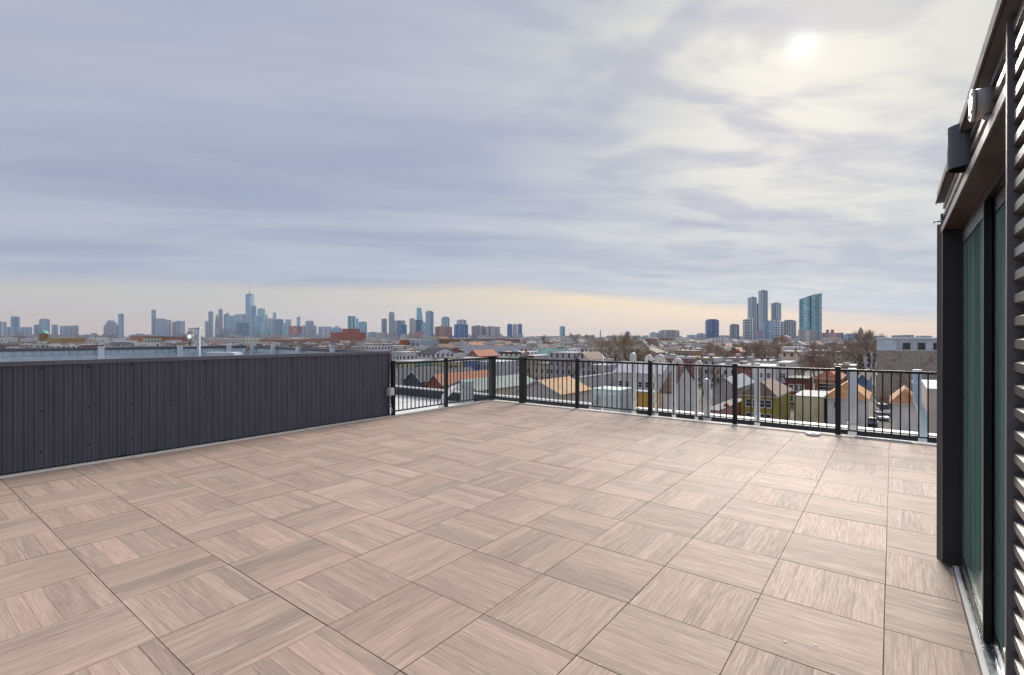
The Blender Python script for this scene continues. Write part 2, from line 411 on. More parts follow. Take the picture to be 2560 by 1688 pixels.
# ------------------------------------------------------------------ charcoal screen wall on the left
def rib_panel(width, height, pitch, depth, mat, horizontal=False, top=.34, flank=.16):
    """box-rib sheet in local x (across ribs), y (height); ribs stand out along +z"""
    mb = MB(); xs = []
    n = round(width/pitch)
    for i in range(n):
        b = i*pitch
        xs += [(b, 0), (b+pitch*(.5-top/2-flank/2), 0), (b+pitch*(.5-top/2+flank/2), depth), (b+pitch*(.5+top/2-flank/2), depth), (b+pitch*(.5+top/2+flank/2), 0)]
    xs.append((n*pitch, 0))
    for (xa, za), (xb, zb) in zip(xs, xs[1:]):
        mb.face([(xa, 0, za), (xb, 0, zb), (xb, height, zb), (xa, height, za)])
    return mb
sw = empty('screen_wall', (-8.06, 3, 0)); tag(sw, 'long charcoal corrugated metal screen wall with flat cap along terrace', 'metal wall')
PW = .4425; WT = 1.285
m_panel = M('charcoal_sheet', (.112, .115, .142), .5, .15, .20, 5, .05, 90, stretch=(1.6, .16, 1))
pm = rib_panel(PW, WT-.03, PW/5, .018, m_panel).mesh('panel', m_panel)
# local x -> world +y, local y -> world z, local z -> world +x
RP = Matrix(((0, 0, 1), (1, 0, 0), (0, 1, 0))).to_euler()
scm = MB().tube([(0, 0, 0), (0, 0, .003)], .011, 8).tube([(0, 0, .003), (0, 0, .009)], [.007, .006], 6).mesh('screw', m_black)
y0 = 6.44-PW*16
for k in range(16):
    ya = y0+k*PW
    link('panel', pm, sw, (random.uniform(-.001, .001), ya-3, .03), RP)
    for zz in (.225, .705, 1.215):
        link('screw', scm, sw, (.0005, ya-3+PW/5*2.0+.0, zz), (0, math.pi/2, 0))
MB().box(-.10, -.022, y0-3, 6.44-3, -.02, WT-.004).obj('backing', m_dark, sw)
capm = MB().box(-.11, .028, y0-3, 6.46-3, WT-.002, WT+.022).box(.018, .027, y0-3, 6.46-3, WT-.03, WT-.003)
capo = capm.obj('cap', M('charcoal_cap', (.20, .20, .23), .35, .4, .08, 2), sw)
MB().box(-.10, .022, 6.445-3, 6.475-3, -.02, WT-.004).obj('corner_trim', m_dark, sw)
# dark packers under the sheets
for yy in (2.05, 2.42, 3.3):
    MB().box(.0, .03, yy-3, yy-3+random.uniform(.05, .16), .0135, .03).obj('packer', m_black, sw)

# the far side of the plant enclosure behind the wall: galvanised frame seen from inside
def far_screen(p0, p1, zt, label, posts, name='enclosure_screen'):
    d = Vector((p1[0]-p0[0], p1[1]-p0[1], 0)); L = d.length; rz = math.atan2(d.y, d.x)
    r = empty(name, (*p0, -1.2), rz); tag(r, label, 'metal screen')
    h = zt+1.2
    sheet = rib_panel(round(L/.177)*.177, h-.04, .177, .02, m_galv)
    o = sheet.obj('sheet', M('pale_blue_sheet', (.62, .73, .80), .45, .3, .12, 2), r, (0, -.04, .02), (math.pi/2, 0, 0))
    MB().box(0, L, -.10, .0, h-.03, h+.0).box(0, L, .001, .012, h-.07, h).obj('cap', m_dark, r)
    for zz in (h-.26, h-.72):
        MB().box(0, L, -.012, .05, zz-.05, zz+.05).box(0, L, .051, .056, zz-.05, zz-.03).obj('girt', m_galv, r)
    for t in posts:
        MB().box(t-.07, t+.07, .058, .13, 0, h+.035).obj('post', M('pale_post', (.66, .74, .80), .5), r)
    return r
far_screen((-17.3, 7.9), (-17.3, -4), 1.295, 'far galvanised metal screen with posts, seen over the charcoal wall', [.6, 2.0, 3.9, 6.2, 8.6, 11])
far_screen((-8.25, 6.56), (-17.2, 8.0), 1.29, 'end return of the galvanised screen running away from the charcoal wall', [2.4, 4.6, 6.6, 8.6])
# ribbed grey duct box inside the enclosure and the mast with its lit floodlight
db = MB(); dx_, dy_ = at(515, 15.2)
for k in range(9): db.box(k*.09, k*.09+.05, 0, .5, 0, .42)
db.box(0, .86, .01, .49, .01, .40)
o = db.obj('duct_box', m_galv, None, (dx_, dy_, -1.2+1.9), (0, 0, YAW)); tag(o, 'ribbed pale grey duct box standing inside the metal enclosure', 'duct')
MB().box(.03, .83, .05, .45, -1.9, 0).obj('stand', m_galv, o)
mx, my = at(497, 15.4)
ms = empty('floodlight_mast', (mx, my, -1.2), YAW); tag(ms, 'thin galvanised mast with a lit round floodlight above the metal enclosure', 'floodlight')
MB().box(-.035, .035, -.035, .035, 0, 3.05).obj('post', m_galv, ms)
MB().tube([(0, 0, 3.0), (-.12, -.05, 2.96), (-.22, -.08, 2.9)], .018, 6).obj('arm', m_galv, ms)
MB().tube([(-.21, -.02, 2.80), (-.21, -.10, 2.80), (-.21, -.12, 2.80)], [.07, .10, .105], 14, cap=True).obj('lamp_housing', m_galv, ms)
mt, g_, b_ = newmat('lit_lamp'); b_.inputs['Emission Color'].default_value = (1, .97, .9, 1); b_.inputs['Emission Strength'].default_value = .9
MB().tube([(-.21, -.121, 2.80), (-.21, -.128, 2.80)], [.055, .045], 14).obj('lens', mt, ms)
MB().tube([(-.30, -.02, 3.02), (.05, .0, 3.06)], .035, 8).obj('sensor_arm', m_galv, ms)

# ------------------------------------------------------------------ railings
bal_h = 1.0
bm_bal = bevel(MB().box(-.0092, .0092, -.0092, .0092, 0, 1).mesh('baluster', m_black), .002, 1)
def railing(label, origin, direction, posts, L0, L1, top=1.075, pitch=.1115):
    """posts: (distance, half width)"""
    rz = math.atan2(direction[1], direction[0])
    r = empty('railing', (*origin, 0), rz); tag(r, label, 'railing')
    for (t, hw) in posts:
        me = bevel(MB().box(t-hw, t+hw, -hw, hw, -.06, top+.015).mesh('post', m_black), .004, 2)
        po = link('post', me, r)
        me = bevel(MB().box(t-hw-.004, t+hw+.004, -hw-.004, hw+.004, top+.0155, top+.034).mesh('post_cap', m_black), .006, 2)
        link('post_cap', me, po)
    for (ta, ha), (tb, hb) in zip(posts, posts[1:]):
        a, b = ta+ha+.001, tb-hb-.001
        if b-a < .2: continue
        me = bevel(MB().box(a, b, -.028, .028, top-.042, top-.004).mesh('top_rail', m_black), .008, 2); link('top_rail', me, r)
        me = bevel(MB().box(a, b, -.016, .016, .075, .100).mesh('bottom_rail', m_black), .003, 1); link('bottom_rail', me, r)
        n = max(1, round((b-a)/pitch)-1); st = (b-a)/(n+1)
        for k in range(n):
            link('baluster', bm_bal, r, (a+(k+1)*st, 0, .0995), (0, random.uniform(-.003, .003), 0), None, (1, 1, top-.042-.0985))
    return r
railing('short black metal railing between the charcoal wall and the corner post', (-8.0, 6.52), (0, 1), [(.0, .036), (1.50, .036), (3.13, .07)], 0, 3.1)
railing('long black metal railing along the front edge of the terrace', (-7.9, 9.65), (1, 0),
        [(-.0295, .0001), (.86, .07), (2.35, .036), (4.03, .037), (5.63, .037), (7.20, .038), (8.80, .038), (10.95, .038)], 0, 8.8)

# weatherproof outlet on its conduit at the end of the wall
oc = empty('outlet_box', (-7.985, 6.42, .0)); tag(oc, 'grey weatherproof outlet box on bent conduit at the end of the wall', 'outlet box')
bx = bevel(MB().box(-.02, .06, -.06, .06, .42, .58).mesh('box', m_galv), .008, 2); link('box', bx, oc)
bx = bevel(MB().box(.062, .10, -.055, .055, .425, .575).mesh('cover', m_pvc), .015, 3); link('cover', bx, oc)
MB().tube([(.02, 0, .42), (.02, 0, .30), (.015, .01, .22), (.03, .035, .12), (.01, .02, .04), (-.02, -.02, .012)], .014, 10).obj('conduit', m_galv, oc)
MB().box(-.02, .036, -.022, .022, .225, .245).obj('strap', m_galv, oc)

# ------------------------------------------------------------------ lower roof beyond the rails, parapet, plant and pipes
own = empty('apartment_building', (-6, 6, G)); tag(own, 'apartment building below the terrace with a white lower roof and dark parapet', 'building')
o = MB().box(-31, 12, -6, 15.95, 0, 14.75).obj('wall', wall_mat('w_brick', 'brick'), own, (6, -6, 0), color=(.3, .28, .27))
lr = MB().box(-30.8, 11.9, -6, 15.72, 14.752, 14.80)
lr.obj('lower_roof', m_white, own, (6, -6, 0))
MB().box(-31, 12, 15.73, 15.95, 14.755, 15.16).obj('parapet', m_dkmem, own, (6, -6, 0))
MB().box(-31.02, 12.02, 15.70, 16.02, 15.164, 15.215).obj('coping', M('white_coping', (.68, .68, .66), .5, .1, .08, 1.5), own, (6, -6, 0))
MB().box(-31, -30.8, -6, 15.7, 14.755, 15.16).obj('parapet', m_dkmem, own, (6, -6, 0))
o = MB().box(-8.16, 12, -3.3, 9.76, 14.802, 15.968).obj('terrace_wall', M('grey_render', (.45, .45, .44), .8), own, (6, -6, 0))
# seams in the membrane
for k in range(7):
    xx = -29+k*3.1; MB().box(xx, xx+.09, 7, 15.6, 14.803, 14.812).obj('seam', M('membrane_lap', (.66, .66, .64), .6), own, (6, -6, 0))
# dark rubber path on the roof
MB().box(-8.1, 11.8, 14.5, 15.68, 14.803, 14.83).obj('walkway_mat', m_dkmem, own, (6, -6, 0))
def hvac(px, d, w, h, label, rz=0):
    X, Y = at(px, d); r = empty('condenser_unit', (X, Y, -1.2), rz); tag(r, label, 'air conditioner')
    mh = M('hvac_panel', (.50, .55, .55), .45, .3, .1, 3); mg = M('hvac_green', (.42, .53, .50), .5, .2, .1, 3)
    me = bevel(MB().box(-w/2, w/2, -w/2, w/2, .12, h-.06).mesh('cabinet', mh), .015, 2); link('cabinet', me, r)
    me = bevel(MB().box(-w/2-.02, w/2+.02, -w/2-.02, w/2+.02, h-.058, h).mesh('lid', mg), .015, 2); link('lid', me, r)
    mb = MB()
    for k in range(14):
        z = .2+k*(h-.34)/14; mb.box(-w/2+.05, w/2-.05, -w/2-.014, -w/2-.001, z, z+.025)
    mb.obj('grille', M('hvac_louvre', (.36, .40, .41), .5, .3), r)
    mb = MB()
    for k in range(14):
        z = .2+k*(h-.34)/14; mb.box(w/2+.001, w/2+.014, -w/2+.05, w/2-.05, z, z+.025)
    mb.obj('grille', M('hvac_louvre', (.36, .40, .41), .5, .3), r)
    for sx in (-1, 1): MB().box(sx*w/2*.8-.04, sx*w/2*.8+.04, -w/2, w/2, 0, .119).obj('foot', m_dkmem, r)
    return r
hvac(1530, 15.3, .92, 1.22, 'large pale green condenser unit on the lower roof behind railing')
hvac(1168, 19.0, .36, 1.10, 'small pale condenser unit on the white roof left of the corner post')
wd = MB().tube([Vector((*at(1100, 17.5), -1.0)), Vector((*at(1112, 18.0), -.55)), Vector((*at(1130, 18.6), -.35)), Vector((*at(1150, 19.0), -.30)), Vector((*at(1160, 19.0), -.35))], .11, 10).obj('flexible_duct', m_pvc); tag(wd, 'white curved duct hose rising to the small condenser unit', 'duct')
for k in range(4):
    a_, b_ = at(1458+k*4, 14.9), at(1492, 15.2-.1*k)
    o = MB().tube([Vector((*a_, -1.15)), Vector((*a_, -.95+.10*k)), Vector((*b_, -.50+.13*k)), Vector((*b_, -.62+.13*k))], .028, 8).obj('refrigerant_line', m_pvc)
    tag(o, 'white insulated line rising slantwise to the large condenser unit', 'pipe', 'refrigerant lines at the condenser')
def vent(px, ytop, yb, r, hook, label, hr=.09, mat=None, hd=1):
    X = on_y(px, yb); _, d = topx(X, yb); zt = zat(ytop, d); root = empty('vent_pipe', (X, yb, -1.2)); tag(root, label, 'vent pipe')
    z1 = zt+1.2
    if hook == 'u':
        pts = [(0, 0, 0), (0, 0, z1-hr-r)] + [(hr*hd*(1-math.cos(t)), 0, z1-hr-r+hr*math.sin(t)) for t in [math.pi*k/10 for k in range(1, 11)]] + [(2*hr*hd, 0, z1-hr-r-.05)]
    elif hook == 'v':      # hook turned towards the terrace
        pts = [(0, 0, 0), (0, 0, z1-hr-r)] + [(0, -hr*(1-math.cos(t)), z1-hr-r+hr*math.sin(t)) for t in [math.pi*k/10 for k in range(1, 11)]] + [(0, -2*hr, z1-hr-r-.08)]
    else: pts = [(0, 0, 0), (0, 0, z1)]
    MB().tube(pts, r, 14).obj('pipe', mat or m_pvc, root)
    MB().tube([(0, 0, .0), (0, 0, .10), (0, 0, .16)], [r*2.0, r*1.5, r*1.05], 14, cap=False).obj('flashing', m_white, root)
    MB().tube([(0, 0, z1*.55), (0, 0, z1*.55+.09)], r*1.16, 14).obj('coupling', mat or m_pvc, root)
    return root
vent(1506, 893, 11.6, .026, '', 'slim straight white vent pipe beside the large condenser unit')
vent(1585, 885, 10.3, .05, 'v', 'tall thick white vent pipe whose rounded hood rises above the front rail', .05)
vent(1641, 889, 10.5, .04, 'u', 'white hooked vent pipe arching away from the railing post', .085, None, .9)
vent(1629, 890, 10.8, .034, 'u', 'white hooked vent pipe arching leftwards behind the railing post', .075, None, -.8)
vent(1685, 899, 10.4, .042, 'u', 'white vent pipe with short hook just showing over the rail', .075)
vent(1741, 905, 10.5, .034, 'u', 'thin white vent pipe with its hook at rail height', .05)
vent(1768, 949, 10.25, .062, 'v', 'low fat grey-white vent pipe with a rounded bend below rail height', .06, M('grey_pipe', (.55, .57, .58), .4))
vent(1893, 912, 10.3, .05, '', 'straight white square-shouldered vent pipe standing up to the rail')
vent(2131, 925, 10.25, .062, '', 'thick straight white vent pipe right of the last full railing post')
bp_ = empty('downpipe', (on_y(2297, 10.6), 10.6, -1.2)); tag(bp_, 'pale blue offset metal pipe at the end of the front railing', 'pipe')
MB().tube([(.05, 0, 0), (.05, 0, 1.55), (-.02, 0, 1.72), (-.02, 0, 2.25)], .06, 12).obj('pipe', M('pale_blue_pipe', (.42, .54, .62), .4, .3), bp_)
MB().tube([(-.02, 0, 2.02), (-.02, 0, 2.06)], .075, 12).obj('collar', m_galv, bp_)

# ------------------------------------------------------------------ stair bulkhead with sliding doors on the right
bh = empty('bulkhead', (.30, 3.4, 0)); tag(bh, 'dark corrugated metal roof bulkhead with recessed glass sliding doors', 'bulkhead')
def B(mb, name, mat, bev=0, par=None):
    me = mb.mesh(name, mat)
    if bev: bevel(me, bev, 2)
    o = link(name, me, par or bh, (-.30, -3.4, 0) if par is None else (0, 0, 0)); return o
FX = .285; Y1, Y0 = 4.70, 2.10; ZL, ZC = 2.335, 2.56
RPIT = .0668
# horizontal corrugation: sheets facing -x
RH = Matrix(((0, 0, -1), (0, -1, 0), (-1, 0, 0)))
def hsheet(y0, y1, z0, nrib, name='siding'):
    mb = MB(); L = y1-y0; prof = []
    for k in range(nrib):
        b = k*RPIT
        prof += [(b, 0), (b+RPIT*.20, 0), (b+RPIT*.34, .020), (b+RPIT*.72, .020), (b+RPIT*.86, 0)]
    prof.append((nrib*RPIT, 0))
    for (za, da), (zb, db_) in zip(prof, prof[1:]):
        mb.face([(FX+.02-da, y1, z0+za), (FX+.02-da, y0, z0+za), (FX+.02-db_, y0, z0+zb), (FX+.02-db_, y1, z0+zb)])
    return B(mb, name, m_siding)
hsheet(-2.6, Y0-.012, .0, 38)
hsheet(Y0+.012, Y1-.03, ZL+.012, 3)
mb = MB().box(FX+.022, 6, -2.6, Y0-.02, 0, ZC).box(FX+.022, 6, Y0-.02, Y1-.01, ZL+.02, ZC).box(4.5, 6, Y0-.02, Y1-.01, 0, ZL+.02).box(FX+.16, 4.49, Y1-.08, Y1-.01, 0, ZL+.019)
B(mb, 'wall_core', m_dark)
mb = MB().box(FX-.030, FX+.34, -2.6, Y1+.03, ZC-.004, ZC+.072)
m_cop = M('coping_grey', (.17, .17, .18), .85, 0, .08, 3); bsdf(m_cop).inputs['Specular IOR Level'].default_value = .12
B(mb, 'coping', m_cop, .004)
B(MB().box(FX-.038, FX-.0305, -2.6, Y1+.032, ZC-.010, ZC+.008), 'coping_drip', m_cop, .002)
# corner trim, jambs, lintel
B(MB().box(FX-.012, FX+.06, Y1-.03, Y1+.0, 0, ZC-.09), 'corner_trim', m_trim, .003)
B(MB().box(FX-.030, FX+.05, Y1+.002, Y1+.012, .0, ZC-.16), 'flashing', m_trim)
B(MB().box(FX-.008, FX+.15, Y1-.14, Y1-.032, .02, ZL), 'jamb', m_jamb, .003)
B(MB().box(FX-.012, FX+.03, Y0-.012, Y0+.012, 0, ZL+.21), 'jamb_trim', m_trim, .002)
B(MB().box(FX+.032, FX+.20, Y0-.018, Y0+.010, 0.02, ZL), 'jamb', m_jamb)
B(MB().box(FX-.006, FX+.20, Y0+.013, Y1-.141, ZL, ZL+.012), 'lintel_soffit', M('bronze_soffit', (.10, .062, .045), .4, .3, .15, 4))
B(MB().box(FX-.012, FX-.006, Y0+.013, Y1-.031, ZL-.012, ZL+.03), 'lintel_edge', m_trim)
# white base strip and metal threshold with tracks
B(MB().box(.338, .362, Y0+.012, Y1-.15, -.02, .028), 'base_strip', M('white_base', (.72, .72, .69), .5, 0, .12, 6), .004)
mb = MB().box(.364, .60, Y0+.012, Y1-.15, -.02, .022)
for xx in (.40, .425, .45, .49, .52, .55): mb.box(xx, xx+.008, Y0+.012, Y1-.15, .0222, .040)
B(mb, 'threshold', m_sill)
# door frame and two sliding leaves
def leaf(y0, y1, x0, name='sliding_door'):
    st = .045; top = ZL-.055; o = empty(name, (x0, y0, 0)); o.parent = bh; o.location = (x0-.30, y0-3.4, 0)
    w = y1-y0
    for (a, b, nm) in ((0, st, 'stile'), (w-st, w, 'stile')):
        me = bevel(MB().box(0, .03, a, b, .042, top).mesh(nm, m_frame), .002, 1); link(nm, me, o)
    me = MB().box(0, .03, st+.001, w-st-.001, .042, .11).mesh('rail', m_frame); link('rail', me, o)
    me = MB().box(0, .03, st+.001, w-st-.001, top-.07, top).mesh('rail', m_frame); link('rail', me, o)
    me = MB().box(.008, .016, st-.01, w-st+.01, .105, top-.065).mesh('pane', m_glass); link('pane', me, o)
    MB().box(-.003, -.0005, -.001, .016, .05, top-.01).obj('edge_trim', m_trim, o)
    return o
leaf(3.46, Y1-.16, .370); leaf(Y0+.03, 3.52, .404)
B(MB().box(.372, .49, Y0+.012, Y1-.15, ZL-.05, ZL-.001), 'head_frame', m_frame)
B(MB().box(.372, .48, Y1-.158, Y1-.142, .041, ZL-.051), 'side_frame', m_frame)
# room behind the doors: floor, walls and a pale curtain
B(MB().box(.61, 4.49, Y0+.02, Y1-.09, -.02, .01), 'room_floor', M('room_floor', (.30, .22, .16), .5))
cu = MB(); n = 46
for k in range(n):
    ya, yb_ = Y0+.06+(Y1-.3-Y0)*k/n, Y0+.06+(Y1-.3-Y0)*(k+1)/n
    xa, xb_ = .72+.025*math.sin(k*1.9), .72+.025*math.sin((k+1)*1.9)
    cu.face([(xa, ya, .03), (xb_, yb_, .03), (xb_, yb_, ZL-.06), (xa, ya, ZL-.06)], sm=True)
B(cu, 'curtain', M('curtain', (.52, .66, .61), .8))
# wall lamp, junction box, small hook
wl = empty('wall_lamp', (FX, 3.20, 2.50)); tag(wl, 'grey half-round up-and-down wall lamp on the bulkhead above the doors', 'wall lamp')
mlamp = M('lamp_grey', (.085, .095, .11), .42, .3, .06, 5)
mb = MB(); n = 14; rad = .076; zz0, zz1 = -.105, .095
pts = [(-rad*math.sin(math.pi*k/n), rad*math.cos(math.pi*k/n)) for k in range(n+1)]
for (xa, ya), (xb_, yb_) in zip(pts, pts[1:]):
    mb.face([(xa, ya, zz0), (xb_, yb_, zz0), (xb_, yb_, zz1), (xa, ya, zz1)][::1], sm=True)
    mb.face([(xb_*.93, yb_*.93, zz0), (xa*.93, ya*.93, zz0), (xa*.93, ya*.93, zz1), (xb_*.93, yb_*.93, zz1)], sm=True)
    mb.face([(xa, ya, zz1), (xb_, yb_, zz1), (xb_*.93, yb_*.93, zz1), (xa*.93, ya*.93, zz1)])
    mb.face([(xb_, yb_, zz0), (xa, ya, zz0), (xa*.93, ya*.93, zz0), (xb_*.93, yb_*.93, zz0)])
mb.obj('shade', mlamp, wl)
MB().box(-.004, .018, -rad, rad, zz0, zz1).obj('back_plate', mlamp, wl)
MB().tube([(-.04, 0, zz0+.02), (-.04, 0, zz1-.03)], .03, 10).obj('bulb_holder', m_black, wl)
jb = empty('junction_box', (FX, 2.52, 2.455)); tag(jb, 'round pale grey junction box on the bulkhead near the trim', 'junction box')
mjb = M('grey_plastic', (.40, .40, .41), .45, 0, .08, 6)
MB().tube([(.018, 0, 0), (-.042, 0, 0)], .055, 22).obj('body', mjb, jb)
MB().tube([(-.043, 0, 0), (-.052, 0, 0), (-.054, 0, 0)], [.058, .058, .054], 22).obj('cover', M('pale_plastic', (.62, .62, .63), .4), jb)
for a_ in (45, 135, 225, 315): MB().tube([(-.054, .045*math.cos(R(a_)), .045*math.sin(R(a_))), (-.057, .045*math.cos(R(a_)), .045*math.sin(R(a_)))], .006, 6).obj('screw', m_black, jb)
MB().box(-.02, .0, -.030, .0, -.063, -.0555).obj('clip', mjb, jb)
hk = MB().tube([(.02, 0, 0), (-.03, 0, 0), (-.05, 0, .004), (-.05, 0, -.01)], .006, 8).obj('wall_hook', m_galv, None, (FX-.002, 4.58, 2.40)); tag(hk, 'small bright metal hook on the bulkhead corner under coping', 'hook')

# ================================================================== the city
gm, g_, b_ = newmat('street_ground')
pc = g_.new('ShaderNodeNewGeometry').outputs['Position']
n1 = g_.noise(pc, .06, 3, .6); n2 = g_.noise(pc, .6, 3, .6)
g_.l.new(g_.mix(g_.smooth(n1, .4, .6), g_.mix(n2, (.07, .065, .06), (.14, .12, .10)), g_.mix(n2, (.16, .15, .13), (.10, .09, .075))), b_.inputs['Base Color']); b_.inputs['Roughness'].default_value = .9
gr = MB(); N = 24; SZ = 12000
for i in range(N):
    for j in range(N):
        x0, x1 = -SZ+2*SZ*i/N, -SZ+2*SZ*(i+1)/N; y0, y1 = -3000+15000*j/N, -3000+15000*(j+1)/N
        gr.face([(x0, y0, G), (x1, y0, G), (x1, y1, G), (x0, y1, G)])
tag(gr.obj('ground', gm), kind='structure')
hm = M('hill_green_grey', (.16, .18, .19), .9, 0, .2, .002)
hl = MB(); prev = None
for k in range(121):
    px = -300+k*25.0; d = 9300+300*math.sin(k*.4)
    h = 14+26*max(0, mnoise.noise((k*.13, 1.5, 0)))+ 30*max(0, mnoise.noise((k*.045, 7.5, 0)))
    X, Y = at(px, d); X2, Y2 = at(px, d+1500)
    if prev: hl.face([(prev[0], prev[1], G), (X, Y, G), (X2, Y2, G+h), (prev[2], prev[3], G+prev[4])], sm=True); hl.face([(prev[2], prev[3], G+prev[4]), (X2, Y2, G+h), (X2*1.05, Y2*1.05, G), (prev[2]*1.05, prev[3]*1.05, G)], sm=True)
    prev = (X, Y, X2, Y2, h)
tag(hl.obj('hills', hm), kind='structure')

# ------------------------------------------------------------------ windows, roofs, houses
m_wglass = M('window_glass', (.035, .045, .06), .12, 0, .4, .7)
m_wframe = M('window_frame', (.74, .73, .70), .6, 0, .08, 3)
m_wframe2 = M('window_frame_dark', (.10, .09, .08), .6, 0, .1, 3)
def win_mesh(frame, nm):
    mb = MB()            # unit window: 1 wide, 1 high, facing -y, origin at its lower middle
    for (a, b, c, d) in ((-.58, -.45, -.03, 1.05), (.45, .58, -.03, 1.05)): mb.box(a, b, -.05, -.0125, c, d, 0)
    for (c, d) in ((-.07, .04), (.94, 1.05), (.48, .545)): mb.box(-.449, .449, -.055, -.0125, c, d, 0)
    mb.box(-.66, .66, -.10, -.0555, -.09, -.035, 0)
    return mb.mesh(nm, frame)
win_w, win_d = win_mesh(m_wframe, 'window'), win_mesh(m_wframe2, 'window')
pane_m = MB().box(-.5, .5, -.012, .03, 0, 1).mesh('pane', m_wglass)
def window(root, me, loc, rz, sc):
    w = link('window', me, root, loc, (0, 0, rz), None, sc); link('pane', pane_m, w); return w
def put_windows(root, x0, x1, y0, y1, h, face, cols, rows, ww=.95, wh=1.45, z0=1.1, dz=2.9, me=None, margin=.9, skip=()):
    me = me or win_w
    L = (x1-x0) if face in ('s', 'n') else (y1-y0)
    for r in range(rows):
        z = z0+r*dz
        if z+wh > h-.2: break
        for c in range(cols):
            if (c, r) in skip: continue
            t = margin+(L-2*margin)*((c+.5)/cols)
            if face == 's': loc, rz = (x0+t, y0-.004, z), 0
            elif face == 'e': loc, rz = (x1+.004, y0+t, z), math.pi/2
            elif face == 'w': loc, rz = (x0-.004, y1-t, z), -math.pi/2
            else: continue
            window(root, me, loc, rz, (ww, 1, wh))
ROOFM = {}
def roof_m(k): return M('roof_'+k, dict(white=(.74, .75, .76), grey=(.45, .46, .48), dark=(.09, .09, .10), mid=(.26, .26, .28), tan=(.50, .29, .13), slate=(.075, .082, .10), red=(.46, .17, .09), green=(.27, .33, .31), brown=(.20, .13, .095), orange=(.62, .33, .13), blue=(.22, .26, .32), aqua=(.34, .60, .57), olive=(.27, .24, .17), terracotta=(.55, .27, .13))[k], .8, 0, .22, 1.1, .3, 8)
def roof_flat(root, x0, x1, y0, y1, h, k, par=.0):
    MB().box(x0-.06, x1+.06, y0-.06, y1+.06, h, h+.18).obj('roof', roof_m(k), root)
def roof_gable(root, x0, x1, y0, y1, h, rh, k, axis, wallm, wcol, ov=.35):
    mb = MB(); gb = MB()
    t = .14
    if axis == 'y':
        xm = (x0+x1)/2; s = rh/((x1-x0)/2)
        for (xa, sg) in ((x0-ov, 1), (x1+ov, -1)):
            za = h-ov*s
            P = [(xa, y0-ov, za), (xm, y0-ov, h+rh), (xm, y1+ov, h+rh), (xa, y1+ov, za)]
            if sg < 0: P = P[::-1]
            mb.face([(p[0], p[1], p[2]+t) for p in (P if sg < 0 else P[::-1])][::-1]); mb.face(P if sg > 0 else P)
            mb.face([(xa, y0-ov, za), (xm, y0-ov, h+rh), (xm, y0-ov, h+rh+t), (xa, y0-ov, za+t)])
            mb.face([(xa, y0-ov, za), (xa, y1+ov, za), (xa, y1+ov, za+t), (xa, y0-ov, za+t)])
        ends = [[(x0, yy, h), (x1, yy, h), (xm, yy, h+rh)] for yy in (y0, y1)]
    else:
        ym = (y0+y1)/2; s = rh/((y1-y0)/2)
        for (ya, sg) in ((y0-ov, 1), (y1+ov, -1)):
            za = h-ov*s
            P = [(x0-ov, ya, za), (x1+ov, ya, za), (x1+ov, ym, h+rh), (x0-ov, ym, h+rh)]
            mb.face([(p[0], p[1], p[2]+t) for p in P]); mb.face(P)
            mb.face([(x0-ov, ya, za), (x1+ov, ya, za), (x1+ov, ya, za+t), (x0-ov, ya, za+t)])
            mb.face([(x1+ov, ya, za), (x1+ov, ym, h+rh), (x1+ov, ym, h+rh+t), (x1+ov, ya, za+t)])
        ends = [[(xx, y0, h), (xx, y1, h), (xx, ym, h+rh)] for xx in (x0, x1)]
    ro = mb.obj('roof', roof_m(k), root)
    for e in ends:
        gb = MB(); gb.face(e); gb.obj('gable', wallm, root, color=wcol)
    return ro
def roof_hip(root, x0, x1, y0, y1, h, rh, k, ov=.45):
    mb = MB(); x0 -= ov; x1 += ov; y0 -= ov; y1 += ov; w, l = x1-x0, y1-y0
    m = min(w, l)/2; a = (x0+m, y0+m) ; b = (x1-m, y1-m)
    if w >= l: a, b = (x0+m, (y0+y1)/2), (x1-m+.001, (y0+y1)/2)
    else: a, b = ((x0+x1)/2, y0+m), ((x0+x1)/2, y1-m+.001)
    A, Bp = (*a, h+rh), (*b, h+rh)
    c = [(x0, y0, h+.1), (x1, y0, h+.1), (x1, y1, h+.1), (x0, y1, h+.1)]
    if w >= l: mb.face([c[0], c[1], Bp, A]); mb.face([c[1], c[2], Bp]); mb.face([c[2], c[3], A, Bp]); mb.face([c[3], c[0], A])
    else: mb.face([c[0], c[1], A]); mb.face([c[1], c[2], Bp, A]); mb.face([c[2], c[3], Bp]); mb.face([c[3], c[0], A, Bp])
    ro = mb.obj('roof', roof_m(k), root)
    MB().box(x0+.02, x1-.02, y0+.02, y1-.02, h-.10, h+.098).obj('eaves', m_wframe, ro)
    return ro
OCC = []                                     # footprints already taken
